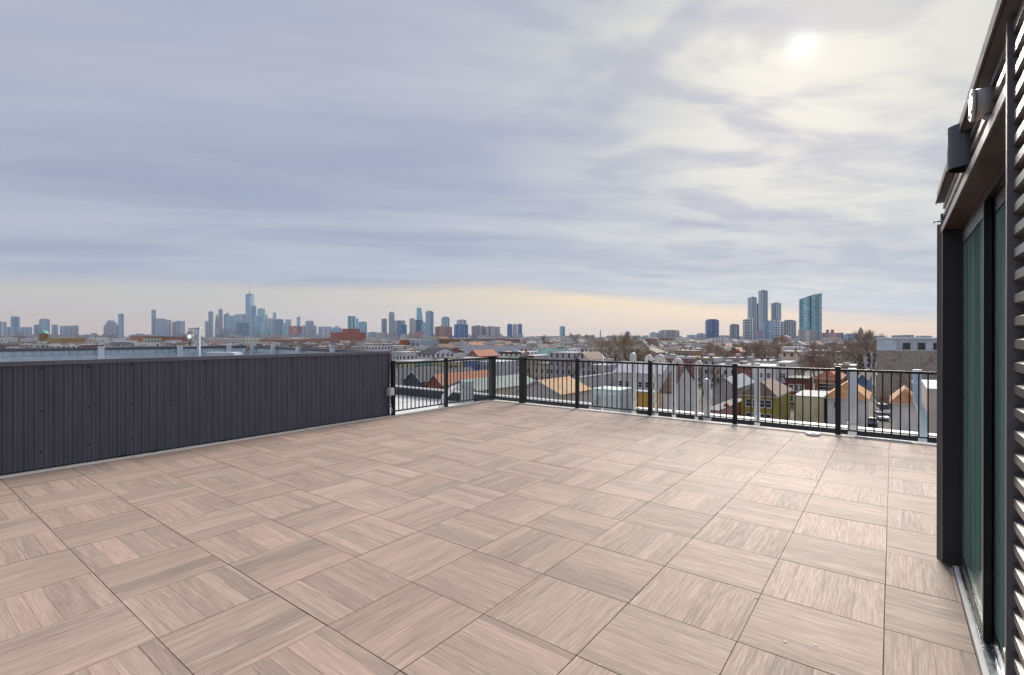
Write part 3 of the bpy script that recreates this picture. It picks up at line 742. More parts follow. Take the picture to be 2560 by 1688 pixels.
def house(name, label, cat, x0, x1, y0, y1, h, wall, wcol, roof='flat', rk='grey', rh=2.2, wins=(), z=G, group=None, cornice=None, ov=.35, trim=None):
    """x0..y1 in world metres, h = wall height; root stands at the house's base"""
    cx, cy = (x0+x1)/2, (y0+y1)/2
    r = empty(name, (cx, cy, z)); tag(r, label, cat, group)
    X0, X1, Y0_, Y1_ = x0-cx, x1-cx, y0-cy, y1-cy
    MB().box(X0, X1, Y0_, Y1_, 0, h, skip='tb' if roof != 'open' else '').obj('wall', wall, r, color=wcol)
    if roof == 'flat': roof_flat(r, X0, X1, Y0_, Y1_, h, rk)
    elif roof == 'gx': roof_gable(r, X0, X1, Y0_, Y1_, h, rh, rk, 'x', wall, wcol, ov)
    elif roof == 'gy': roof_gable(r, X0, X1, Y0_, Y1_, h, rh, rk, 'y', wall, wcol, ov)
    elif roof == 'hip': roof_hip(r, X0, X1, Y0_, Y1_, h, rh, rk, ov+.1)
    if trim and roof == 'gy':
        xm, sl_ = 0.0, rh/((x1-x0)/2)
        for sg in (-1, 1):
            xe = sg*((x1-x0)/2+ov); za = h-ov*sl_; yy = Y0_-ov-.03
            mb = MB()
            for dy_ in (0, .028): mb.face([(xe, yy+dy_, za-.12), (0, yy+dy_, h+rh-.12), (0, yy+dy_, h+rh+.20), (xe, yy+dy_, za+.20)])
            mb.face([(xe, yy, za+.20), (0, yy, h+rh+.20), (0, yy+.028, h+rh+.20), (xe, yy+.028, za+.20)])
            mb.obj('bargeboard', m_wframe, r)
    if cornice: MB().box(X0-.1, X1+.1, Y0_-.30, Y0_-.061, h-.55, h+.24).obj('cornice', M('cornice_'+cornice[0], cornice[1], .7), r)
    for w in wins: put_windows(r, X0, X1, Y0_, Y1_, h, *w)
    OCC.append((x0, x1, y0, y1))
    return r
def hero(name, label, cat, pc, pL, pR, d, ye=None, ze=None, **kw):
    """house whose near corner stands on bearing pc at depth d; its front runs left to bearing pL, its side back to bearing pR"""
    x1, y0 = at(pc, d)
    x0 = on_y(pL, y0)
    y1 = on_x(pR, x1) if pR else y0+kw.pop('dep', 14)
    kw.pop('dep', None)
    ztop = ze if ze is not None else zat(ye, d)
    return house(name, label, cat, x0, x1, y0, y1, ztop-G, kw.pop('wall'), kw.pop('wcol'), **kw)
w_sid, w_brk, w_stu = wall_mat('w_siding', 'siding'), wall_mat('w_brick', 'brick'), wall_mat('w_stucco', 'stucco')
WHITE, CREAM = (.82, .82, .80), (.72, .63, .44)
hero('house', 'olive green two-storey house with brown hip roof and white paired windows', 'house', 1940, 1854, 1976, 97, 997, wall=w_sid, wcol=(.42, .36, .075), roof='hip', rk='brown', rh=2.6,
     wins=[('s', 4, 2, .95, 1.45, .9, 2.75, None, .7), ('e', 3, 2, .7, 1.3, 1.0, 2.75)])
hero('house', 'grey gabled house with blue-grey roof and dark door canopy', 'house', 1842, 1781, 1886, 113, 973, wall=w_sid, wcol=(.50, .48, .47), roof='gy', rk='blue', rh=2.0, wins=[('e', 2, 2, .8, 1.3)])
r = hero('garage', 'low dark-roofed garage with pink side wall behind the railing', 'garage', 1797, 1762, 1866, 91, 1033, wall=w_stu, wcol=(.62, .30, .27), roof='flat', rk='dark')
tag(MB().box(-.45, .45, -.1, .1, 0, .55).box(-.4, .4, -.35, .1, .25, .4).tube([(-.4, -.3, 0), (-.4, -.3, .3)], .03, 5).tube([(.4, -.3, 0), (.4, -.3, .3)], .03, 5).obj('garden_chair', M('orange_plastic', (.75, .14, .02), .5), None, (*at(1816, 97), zat(1033, 91)+.18), (0, 0, .6)), 'bright orange chair on the dark garage roof terrace', 'chair')
hero('warehouse', 'blank cream-sided building with a pebbled flat roof beside the olive house', 'building', 2060, 1985, 0, 98, 999, wall=w_sid, wcol=(.84, .75, .48), roof='flat', rk='grey', dep=13)
hero('house', 'white two-storey house with orange-tan hip roof standing next to the cream building', 'house', 2166, 2066, 2173, 93, 1004, wall=w_stu, wcol=(.80, .80, .78), roof='hip', rk='orange', rh=3.0, wins=[('s', 3, 1, .8, 1.2, 3.9, 3, None, .9, {(1, 0), (2, 0)})])
hero('house', 'orange brick house with red hip roof and one wide white window', 'house', 2099, 2037, 2112, 128, 953, wall=w_brk, wcol=(.50, .24, .13), roof='hip', rk='red', rh=2.3, wins=[('s', 2, 3, 1.8, 1.7, .8, 2.9)])
hero('house', 'small bright blue gabled house behind the white vent pipe', 'house', 2168, 2143, 2180, 150, 954, wall=w_sid, wcol=(.10, .26, .52), roof='gy', rk='brown', rh=1.5, wins=[('s', 1, 3, .9, 1.3)])
hero('house', 'white house with terracotta hip roof left of the pale blue pipe', 'house', 2296, 2232, 0, 87, 1016, wall=w_stu, wcol=(.82, .82, .80), roof='hip', rk='terracotta', rh=2.6, dep=12)
hero('building', 'smooth beige windowless wall building with white coping beside the bulkhead', 'building', 2440, 2318, 0, 60, 984, wall=w_stu, wcol=(.76, .65, .55), roof='flat', rk='white', dep=16)
hero('building', 'pale yellow flat-roofed building between the terracotta house and brick hulk', 'building', 2262, 2190, 0, 136, 946, wall=w_stu, wcol=(.72, .60, .32), roof='flat', rk='mid', dep=12, wins=[('s', 3, 2, .9, 1.4)])
bh_m = wall_mat('w_old', 'brick')
mt, g_, b_ = newmat('stained_old_brick')
uv = g_.new('ShaderNodeUVMap').outputs[0]; U_, V_, _ = g_.sep(uv)
na = g_.noise(uv, .22, 6, .65, .6); nb_ = g_.noise(g_.xyz(g_.m('MULTIPLY', U_, 1.6), g_.m('MULTIPLY', V_, .18), 4.0), .8, 6, .65); nc = g_.noise(uv, 1.6, 5, .6)
co_ = g_.mix(g_.smooth(na, .34, .50), (.34, .18, .145), (.45, .41, .36)); co_ = g_.mix(g_.m('MULTIPLY', g_.smooth(nb_, .48, .66), .6), co_, (.46, .42, .38)); co_ = g_.mix(g_.m('MULTIPLY', g_.smooth(nc, .5, .62), .5), co_, (.20, .14, .115))
g_.l.new(co_, b_.inputs['Base Color']); b_.inputs['Roughness'].default_value = .9
old = hero('old_building', 'big old building with a blank stained brick wall and white penthouse', 'building', 2440, 2193, 0, 120, 883, wall=mt, wcol=(.4, .3, .26), roof='flat', rk='white', dep=22)
x1_, y0_ = at(2440, 121.5); x0_ = on_y(2192, y0_)
cxo, cyo, _ = old.location; hz0 = zat(883, 120)-G; hz1 = zat(852, 121.5)-G
MB().box(x0_-cxo, x1_-cxo, y0_+.6-cyo, y0_+10-cyo, hz0+.181, hz1).obj('penthouse', w_stu, old, color=(.58, .63, .68))
MB().box(x0_-cxo-.2, x1_-cxo+.2, y0_+.3-cyo, y0_+10.2-cyo, hz1+.001, hz1+.3).obj('penthouse_roof', m_white, old)
for (p0, p1, y_a) in ((2258, 2275, 862), (2296, 2313, 862), (2334, 2344, 862)):
    xa, xb_ = on_y(p0, y0_), on_y(p1, y0_)
    window(old, win_d, ((xa+xb_)/2-cxo, y0_+.596-cyo, hz0+.35), 0, (xb_-xa, 1, 1.6))
MB().box(on_y(2192, y0_)-cxo, on_y(2242, y0_)-cxo, y0_-.2-cyo, y0_+.55-cyo, hz0+.181, hz1-.15).obj('screen_panel', w_stu, old, color=(.62, .70, .78))
hero('house', 'wide white stucco house behind the olive house, small barred windows', 'house', 1940, 1884, 0, 140, 921, wall=w_stu, wcol=WHITE, roof='flat', rk='white', dep=12, wins=[('s', 2, 4, .9, 1.3, .8, 2.6)])
hero('house', 'tall narrow white house right of the wide stucco house', 'house', 1972, 1941, 1990, 139, 912, wall=w_sid, wcol=(.70, .71, .72), roof='flat', rk='grey', wins=[('s', 2, 4, .8, 1.3, .8, 2.6)])
hero('house', 'dark red brick house with white double windows and dark cornice', 'house', 2020, 1963, 2032, 127, 952, wall=w_brk, wcol=(.23, .055, .045), roof='flat', rk='dark', wins=[('s', 3, 3, 1.2, 1.6, .8, 2.8)], cornice=('dark', (.09, .05, .045)))
hero('house', 'white building with a steep brown slanting roof slope behind the vent pipes', 'building', 1676, 1652, 1745, 48, 985, wall=w_stu, wcol=(.82, .78, .73), roof='gx', rk='brown', rh=2.3, ov=.15)
hero('house', 'long white flat-roofed house with dark windows behind the condenser unit', 'house', 1652, 1536, 1690, 128, 939, wall=w_stu, wcol=WHITE, roof='gx', rk='white', rh=2.6, wins=[('s', 6, 2, .9, 1.4, 1.4, 2.9)])
hero('house', 'building with yellow-orange sheathed upper wall behind the tall vent pipe', 'building', 1640, 1568, 1652, 72, 988, wall=w_stu, wcol=(.74, .42, .09), roof='flat', rk='grey', wins=())
hero('house', 'pale grey house with long windowed side running away to the bare trees', 'house', 1455, 1440, 1540, 118, 949, wall=w_sid, wcol=(.62, .61, .58), roof='flat', rk='mid', wins=[('e', 4, 2, .9, 1.4, 1.0, 2.9)])
hero('house', 'house under a broad tan shingle roof behind the front railing', 'house', 1402, 1290, 1476, 87, 990, wall=w_stu, wcol=(.72, .68, .62), roof='gy', rk='tan', rh=2.1, ov=.35, trim=True, wins=[('e', 2, 2, .8, 1.2, 1.0, 3)])
hero('house', 'long house with pale green shingle roof between the railing posts', 'house', 1195, 1112, 1345, 94, 981, wall=w_stu, wcol=(.72, .64, .52), roof='gy', rk='green', rh=1.7, ov=.3, trim=True)
hero('house', 'long house with orange-red shingle roof and red front gable', 'house', 1106, 1068, 1244, 99, 966, wall=w_sid, wcol=(.42, .14, .08), roof='gy', rk='red', rh=1.9, ov=.3, trim=True)
hero('house', 'long house with dark slate roof and slate-hung front gable', 'house', 1054, 1010, 1196, 104, 958, wall=w_sid, wcol=(.12, .13, .17), roof='gy', rk='slate', rh=2.0, ov=.3, trim=True)
hero('house', 'pale house with slate roof half hidden by the charcoal wall end', 'house', 1004, 950, 1120, 112, 950, wall=w_sid, wcol=(.66, .64, .60), roof='gy', rk='slate', rh=1.9, ov=.3, trim=True)
xx = [(982, 1030, (.72, .62, .34), 'pale yellow'), (1031, 1054, (.25, .50, .40), 'sea green'), (1055, 1108, (.66, .55, .36), 'buff'), (1109, 1150, (.70, .60, .40), 'tan cream'), (1151, 1172, (.20, .26, .55), 'royal blue'), (1173, 1238, (.66, .67, .68), 'light grey')]
for i, (a_, b_, c_, nm) in enumerate(xx):
    hero('row_house', nm+' two-storey row house seen through the short railing', 'row house', b_, a_, 0, 163, 909+i%2, wall=w_sid, wcol=c_, roof='flat', rk=('grey', 'dark', 'white')[i % 3], dep=12, wins=[('s', max(1, round((b_-a_)/16)), 3, .95, 1.5, 1.2, 2.8)])
# middle distance
W_far = {k: wall_mat('w_far_'+k, k, True, glass=(.06, .07, .09)) for k in ('siding', 'brick', 'stucco')}
hero('building', 'tall brown brick apartment block with white framed windows beyond the railing', 'building', 1140, 1052, 1152, 430, 852, wall=w_brk, wcol=(.30, .16, .075), roof='flat', rk='dark', wins=[('s', 8, 5, 1.7, 2.0, 1.5, 3.0)])
hero('building', 'pale blue-grey apartment block joined to the tall brown brick block', 'building', 1051, 1006, 0, 425, 853, wall=w_sid, wcol=(.56, .64, .72), roof='flat', rk='white', dep=25, wins=[('s', 4, 5, 1.3, 1.7, 1.5, 3.0, win_d)])
hero('building', 'narrow orange brick house end beside the pale blue-grey block', 'building', 1005, 998, 0, 428, 855, wall=w_brk, wcol=(.48, .17, .08), roof='flat', rk='dark', dep=20)
hero('building', 'long low red brick row under the tan slab towers', 'building', 1290, 1142, 1300, 640, 852, wall=W_far['brick'], wcol=(.30, .13, .085), roof='flat', rk='dark', dep=20)
hero('house', 'pale grey house with long sloping grey roof behind corner post', 'house', 1300, 1143, 1335, 230, 892, wall=w_sid, wcol=(.66, .68, .70), roof='gx', rk='grey', rh=4.2, wins=[('s', 9, 3, .9, 1.2)])
hero('house', 'house with aqua green metal roof beyond the front railing', 'house', 1408, 1350, 1420, 210, 890, wall=w_sid, wcol=(.66, .64, .60), roof='gx', rk='aqua', rh=2.0, wins=[('s', 4, 3, .9, 1.3)])
hero('house', 'tan brick row building with white framed windows above the hooked pipes', 'building', 1742, 1687, 1756, 205, 882, wall=w_brk, wcol=(.38, .24, .11), roof='flat', rk='mid', wins=[('s', 4, 4, 1.1, 1.7, .8, 2.8)])
hero('house', 'grey modern house with set-back rooftop room among the bare trees', 'house', 1996, 1946, 2012, 210, 891, wall=w_stu, wcol=(.50, .52, .56), roof='flat', rk='white', wins=[('s', 2, 4, 1.6, 1.7, .8, 2.8, win_d)])
X, Y = at(1980, 213); house('rooftop_room', 'small pale rooftop room on the grey modern house', 'roof room', X-4, X+2, Y, Y+5, 2.9, w_stu, (.58, .60, .64), 'flat', 'white', z=zat(891, 210)+.19)
hero('building', 'red brick school building with many pale windows under the skyline', 'building', 848, 779, 0, 560, 851, wall=W_far['brick'], wcol=(.42, .12, .07), roof='flat', rk='dark', dep=25)
hero('building', 'bright red brick stepped block standing right of the striped tower', 'building', 877, 826, 0, 700, 835, wall=W_far['brick'], wcol=(.44, .10, .055), roof='flat', rk='dark', dep=25)
hero('building', 'red brick tower piece rising from the stepped block', 'building', 872, 856, 0, 690, 826, wall=W_far['brick'], wcol=(.46, .11, .06), roof='flat', rk='dark', dep=18)
hero('building', 'long brown brick wall building low under the tall spire tower', 'building', 722, 652, 0, 520, 852, wall=w_brk, wcol=(.38, .21, .115), roof='flat', rk='white', dep=25)
hero('building', 'white low building with a dark garage mouth left of the brown wall', 'building', 648, 525, 0, 560, 852, wall=W_far['stucco'], wcol=(.66, .65, .63), roof='flat', rk='white', dep=25)
hero('building', 'orange brick row building behind the enclosure screen', 'building', 362, 325, 0, 560, 845, wall=W_far['brick'], wcol=(.50, .20, .07), roof='flat', rk='dark', dep=20)
hero('building', 'red brick row building right of the orange brick one', 'building', 420, 363, 0, 565, 846, wall=W_far['brick'], wcol=(.42, .13, .07), roof='flat', rk='dark', dep=20)
hero('building', 'mustard yellow low building right of the green-domed church', 'building', 152, 118, 0, 520, 848, wall=W_far['stucco'], wcol=(.50, .34, .10), roof='flat', rk='white', dep=20)
X, Y = at(109, 640); ch = empty('church', (X, Y, G)); tag(ch, 'small brown church tower with pale green copper dome', 'church')
MB().box(-4, 4, -4, 4, 0, zat(838, 640)-G).obj('tower', w_brk, ch, color=(.32, .17, .07))
zt = zat(838, 640)-G; MB().tube([(0, 0, zt), (0, 0, zt+.6), (0, 0, zt+2.2), (0, 0, zt+3.6), (0, 0, zt+4.2), (0, 0, zt+6)], [5, 4.6, 3.9, 2.2, .5, .2], 12).obj('dome', M('copper_green', (.24, .46, .38), .7), ch)

# ------------------------------------------------------------------ bare trees
m_bark = M('bark', (.13, .10, .08), .9, 0, .3, 2); m_twig = M('twig_bark', (.38, .29, .22), .9, 0, .3, .5)
def tree_proto(seed, H, spread, ntw, upright=.5):
    rnd = random.Random(seed); tr, cr = MB(), MB()
    tips = []
    def grow(p, d, L, r, lvl):
        q = p + d*L*.5 + Vector((rnd.uniform(-.06, .06), rnd.uniform(-.06, .06), 0))*L
        e = q + (d+Vector((rnd.uniform(-.25, .25), rnd.uniform(-.25, .25), .1*upright))).normalized()*L*.5
        (tr if lvl < 3 else cr).tube([p, q, e], [r, r*.85, r*.68], 5 if lvl < 2 else 4 if lvl < 3 else 3, cap=False)
        if lvl >= 4: tips.append((p, e, r)); return
        n = 3 if lvl == 0 else rnd.choice((2, 3, 3))
        for k in range(n):
            az = rnd.uniform(0, 6.283); sp = spread*rnd.uniform(.45, 1.0)
            side = Vector((math.cos(az), math.sin(az), 0)); nd = (d+side*sp+Vector((0, 0, .18*upright))).normalized()
            grow(e if k < 2 else q, nd, L*rnd.uniform(.62, .82), r*rnd.uniform(.5, .66), lvl+1)
    grow(Vector((0, 0, -.2)), Vector((0, 0, 1)), H*.30, H*.022, 0)
    per = max(1, ntw//max(1, len(tips)))
    for (p, e, r) in tips:
        dd = (e-p).normalized()
        for k in range(per):
            s = p.lerp(e, rnd.uniform(.15, 1)); di = (dd+Vector((rnd.gauss(0, .55), rnd.gauss(0, .55), rnd.gauss(.15, .4)))).normalized()
            L = H*rnd.uniform(.05, .13); sd = di.cross(Vector((rnd.random()-.5, rnd.random()-.5, rnd.random()-.5))).normalized()*max(.010, H*.0012)
            m = s+di*L*.55+Vector((rnd.uniform(-1, 1), rnd.uniform(-1, 1), rnd.uniform(-.3, 1)))*L*.12
            cr.face([s-sd, s+sd, m+sd*.7, m-sd*.7]); cr.face([m-sd*.7, m+sd*.7, s+di*L])
            s2 = m; di2 = (di+Vector((rnd.gauss(0, .6), rnd.gauss(0, .6), rnd.gauss(0, .5)))).normalized()
            cr.face([s2-sd*.6, s2+sd*.6, s2+di2*L*.55])
    return tr.mesh('trunk', m_bark), cr.mesh('crown', m_twig)
PROT = [tree_proto(11, 12, .75, 1300), tree_proto(23, 14, .6, 1500, .8), tree_proto(37, 10, .9, 1200, .3), tree_proto(58, 13, .55, 1500, 1.0)]
PH = [max(v.co.z for v in p[1].vertices) for p in PROT]
def put_tree(X, Y, k, H, label, group=None, name='bare_tree'):
    r = empty(name, (X, Y, G), random.uniform(0, 6.28)); tag(r, label, 'tree', group)
    s = H/PH[k]; w = s*random.uniform(.9, 1.15)
    link('trunk', PROT[k][0], r, scale=(w, w, s)); link('crown', PROT[k][1], r, scale=(w, w, s))
    OCC.append((X-1, X+1, Y-1, Y+1)); return r
for (px, d, yt, k, lb) in ((1570, 190, 830, 1, 'tall spreading bare tree rising in the gap above the front railing'), (1605, 200, 832, 3, 'tall bare tree with upright limbs just right of the spreading one'),
        (1535, 215, 836, 0, 'bare tree left of the tall spreading tree'), (1790, 150, 905, 3, 'low tangled bare tree behind the grey gabled house'), (1758, 150, 892, 1, 'slender bare tree left of the grey gabled house'),
        (1815, 250, 865, 2, 'broad dark bare tree below the dark blue tower'), (1850, 300, 856, 0, 'broad bare tree below the white gridded tower'), (1900, 330, 852, 1, 'bare tree crown below the tallest ribbed tower'),
        (1958, 280, 832, 3, 'tall thin bare tree in front of the pale grey tower'), (2035, 190, 880, 2, 'wide bare tree with black limbs right of the grey modern house'), (2075, 175, 885, 0, 'bare street tree above the orange brick house'),
        (2110, 220, 872, 1, 'bare tree left of the old stained building'), (2170, 240, 824, 1, 'large rounded bare tree behind the old stained building'), (2195, 255, 830, 0, 'bare tree crown showing over the penthouse corner'),
        (2140, 250, 838, 3, 'bare tree beside the pointed steeple'), (1448, 520, 832, 2, 'rounded bare tree on the skyline left of the thin stack'), (1478, 520, 836, 0, 'low wide bare tree on the skyline right of the rounded one'),
        (1360, 540, 836, 3, 'bare tree near the small blue glass tower'), (470, 420, 826, 1, 'dark bare tree behind the floodlight mast'), (890, 420, 846, 0, 'bare tree right of the red brick stepped block'), (860, 380, 850, 2, 'bushy bare tree below the red brick stepped block'),
        (2205, 112, 962, 2, 'brown leafless thicket tree between the white houses by parked cars'), (1330, 520, 846, 2, 'bare tree above the aqua roof')):
    X, Y = at(px, d); put_tree(X, Y, k, zat(yt, d)-G, lb)

# ------------------------------------------------------------------ two parked vehicles
def vehicle(px, d, rz, L, wd, hb, ht, col, label, cat, van=False):
    X, Y = at(px, d); r = empty('parked_car', (X, Y, G), rz); tag(r, label, cat)
    mp = M('paint_'+cat, col, .25, .1, .05, 2)
    w = wd/2
    def loft(secs, nm, mat):
        mb = MB()
        for (xa, wa, za, zb), (xb, wb, zc, zd) in zip(secs, secs[1:]):
            mb.face([(xa, -wa, za), (xb, -wb, zc), (xb, -wb, zd), (xa, -wa, zb)]); mb.face([(xb, wb, zc), (xa, wa, za), (xa, wa, zb), (xb, wb, zd)])
            mb.face([(xa, -wa, zb), (xb, -wb, zd), (xb, wb, zd), (xa, wa, zb)])
        for s in (secs[0], secs[-1]): mb.face([(s[0], -s[1], s[2]), (s[0], s[1], s[2]), (s[0], s[1], s[3]), (s[0], -s[1], s[3])])
        return mb.obj(nm, mat, r)
    loft([(-L/2, w*.9, .35, hb*.75), (-L/2+.12, w, .25, hb*.95), (-L*.1, w, .22, hb), (L*.25, w, .22, hb*.98), (L/2-.15, w*.97, .25, hb*.82), (L/2, w*.85, .35, hb*.6)], 'body', mp)
    c0, c1 = (-L/2+.1, L*.28) if van else (-L/2+.35, L*.22)
    loft([(c0, w*.92, hb*.9, hb*1.02), (c0+.35, w*.82, hb*.9, ht), (c1-.75, w*.82, hb*.9, ht*.99), (c1, w*.92, hb*.9, hb*1.02)], 'cabin', m_wglass)
    MB().box(c0+.33, c1-.72, -w*.80, w*.80, ht*.985, ht+.02).obj('roof', mp, r)
    for sx in (-L*.31, L*.31):
        for sy in (-1, 1): MB().tube([(sx, sy*(w-.2), .33), (sx, sy*(w+.01), .33)], .33, 14).obj('wheel', m_black, r)
    for sy in (-1, 1): MB().box(L/2-.06, L/2+.012, sy*w*.6-.16, sy*w*.6+.16, hb*.55, hb*.7).obj('headlight', m_pvc, r)
    return r
vehicle(2203, 106, R(-75), 4.4, 1.8, .95, 1.5, (.25, .32, .45), 'blue-grey car parked nose-on between the white houses', 'car')
vehicle(2207, 114, R(-80), 5.2, 2.0, 1.2, 2.2, (.7, .7, .7), 'white van parked behind the blue-grey car', 'van', True)
vehicle(2176, 100, R(100), 4.4, 1.8, .95, 1.45, (.65, .65, .66), 'white car half hidden by the hip-roofed white house', 'car')

# ------------------------------------------------------------------ skyline towers
def T(name, **k): return wall_mat('t_'+name, 'slab', True, frame=False, **k)
TM = dict(glass=T('glass', pu=3.2, pv=4.0, glass=(.22, .36, .50), wfrac=(.82, .80), grough=.2), teal=T('teal', pu=6, pv=4.0, glass=(.24, .47, .55), wfrac=(.80, .86), grough=.2), dark=T('dark', pu=3.4, pv=3.6, glass=(.07, .13, .28), wfrac=(.84, .80), grough=.2),
          stone=T('stone', pu=3.6, pv=3.6, glass=(.20, .24, .32), wfrac=(.46, .55), grough=.3), rib=T('rib', pu=5.2, pv=3.4, glass=(.13, .19, .27), wfrac=(.52, .92), grough=.2), grid=T('grid', pu=6.5, pv=6.6, glass=(.10, .14, .22), wfrac=(.62, .60), grough=.2), brickt=T('brickt', pu=4.0, pv=3.2, glass=(.16, .16, .20), wfrac=(.40, .50), grough=.3))
def tower(pl, pr, yt, d, mat, col, label, shape='box', rot=.35, name='tower', par=None, zb=G-2, cat='tower', dp=.8):
    pcx = (pl+pr)/2; X, Y = at(pcx, d); ztop = zat(yt, d); w = (pr-pl)/F*d
    az = math.atan2(Y, X)-math.pi/2
    a = w/(math.cos(rot)+dp*math.sin(rot)); b = a*dp
    r = empty(name, (X, Y, zb), az+rot); tag(r, label, cat)
    h = ztop-zb; m = TM[mat]; mb = MB()
    def rect(sx, sy, ox=0, oy=0): return [(-a/2*sx+ox, -b/2*sy+oy), (a/2*sx+ox, -b/2*sy+oy), (a/2*sx+ox, b/2*sy+oy), (-a/2*sx+ox, b/2*sy+oy)]
    if shape == 'round':
        n = 20; poly = [(w/2*math.cos(6.2832*k/n), w/2*math.sin(6.2832*k/n)) for k in range(n)]
        mb.prism(poly, 0, h)
    elif shape == 'taper': mb.prism(rect(1, 1), 0, h*.55); mb.prism(rect(1, 1), h*.55+.01, h, top=rect(.62, .7, -a*.16))
    elif shape == 'step': mb.prism(rect(1, 1), 0, h*.74); mb.prism(rect(.74, .74), h*.74+.01, h*.90); mb.prism(rect(.48, .48), h*.90+.01, h)
    elif shape == 'point': mb.prism(rect(1, 1), 0, h*.72); mb.prism(rect(.72, .72), h*.72+.01, h*.82); mb.prism(rect(.7, .7), h*.82+.01, h, top=rect(.05, .05))
    elif shape == 'cap': mb.prism(rect(1, 1), 0, h*.955); mb.prism(rect(.7, .7), h*.955+.01, h)
    elif shape == 'dome':
        mb.prism(rect(1, 1), 0, h*.95); n = 6
        for k in range(n): s0, s1 = math.cos(k/n*1.5), math.cos((k+1)/n*1.5); mb.prism(rect(s0, s0), h*(.95+.05*math.sin(k/n*1.57))+.01*k, h*(.95+.05*math.sin((k+1)/n*1.57)), top=rect(s1, s1))
    elif shape == 'slant':
        p = rect(1, 1); tot = 0; zt_ = [h*.93, h, h, h*.93]
        for i in range(4):
            j = (i+1) % 4; L = math.dist(p[i], p[j]); mb.face([(*p[i], 0), (*p[j], 0), (*p[j], zt_[j]), (*p[i], zt_[i])], [(tot, 0), (tot+L, 0), (tot+L, zt_[j]), (tot, zt_[i])]); tot += L
        mb.face([(*p[i], zt_[i]) for i in range(4)])
    else: mb.prism(rect(1, 1), 0, h)
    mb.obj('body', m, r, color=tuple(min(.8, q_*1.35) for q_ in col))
    if shape in ('box', 'step', 'slant') and h > 30 and (pr-pl) > 9:
        s = .35 if shape != 'slant' else 0
        if s: MB().prism(rect(s, s, a*.1*((len(label) % 3)-1), 0), h+.01, h+max(2.5, h*.02)).obj('plant_room', M('plant_room', (.28, .29, .31), .7), r)
    OCC.append((X-w, X+w, Y-w, Y+w))
    return r, a, b, h
NYC, JC, JS = 6200, 2700, 1500
blu, pal, pur, gry, brn = (.30, .36, .46), (.46, .52, .58), (.36, .30, .36), (.40, .42, .46), (.32, .20, .16)
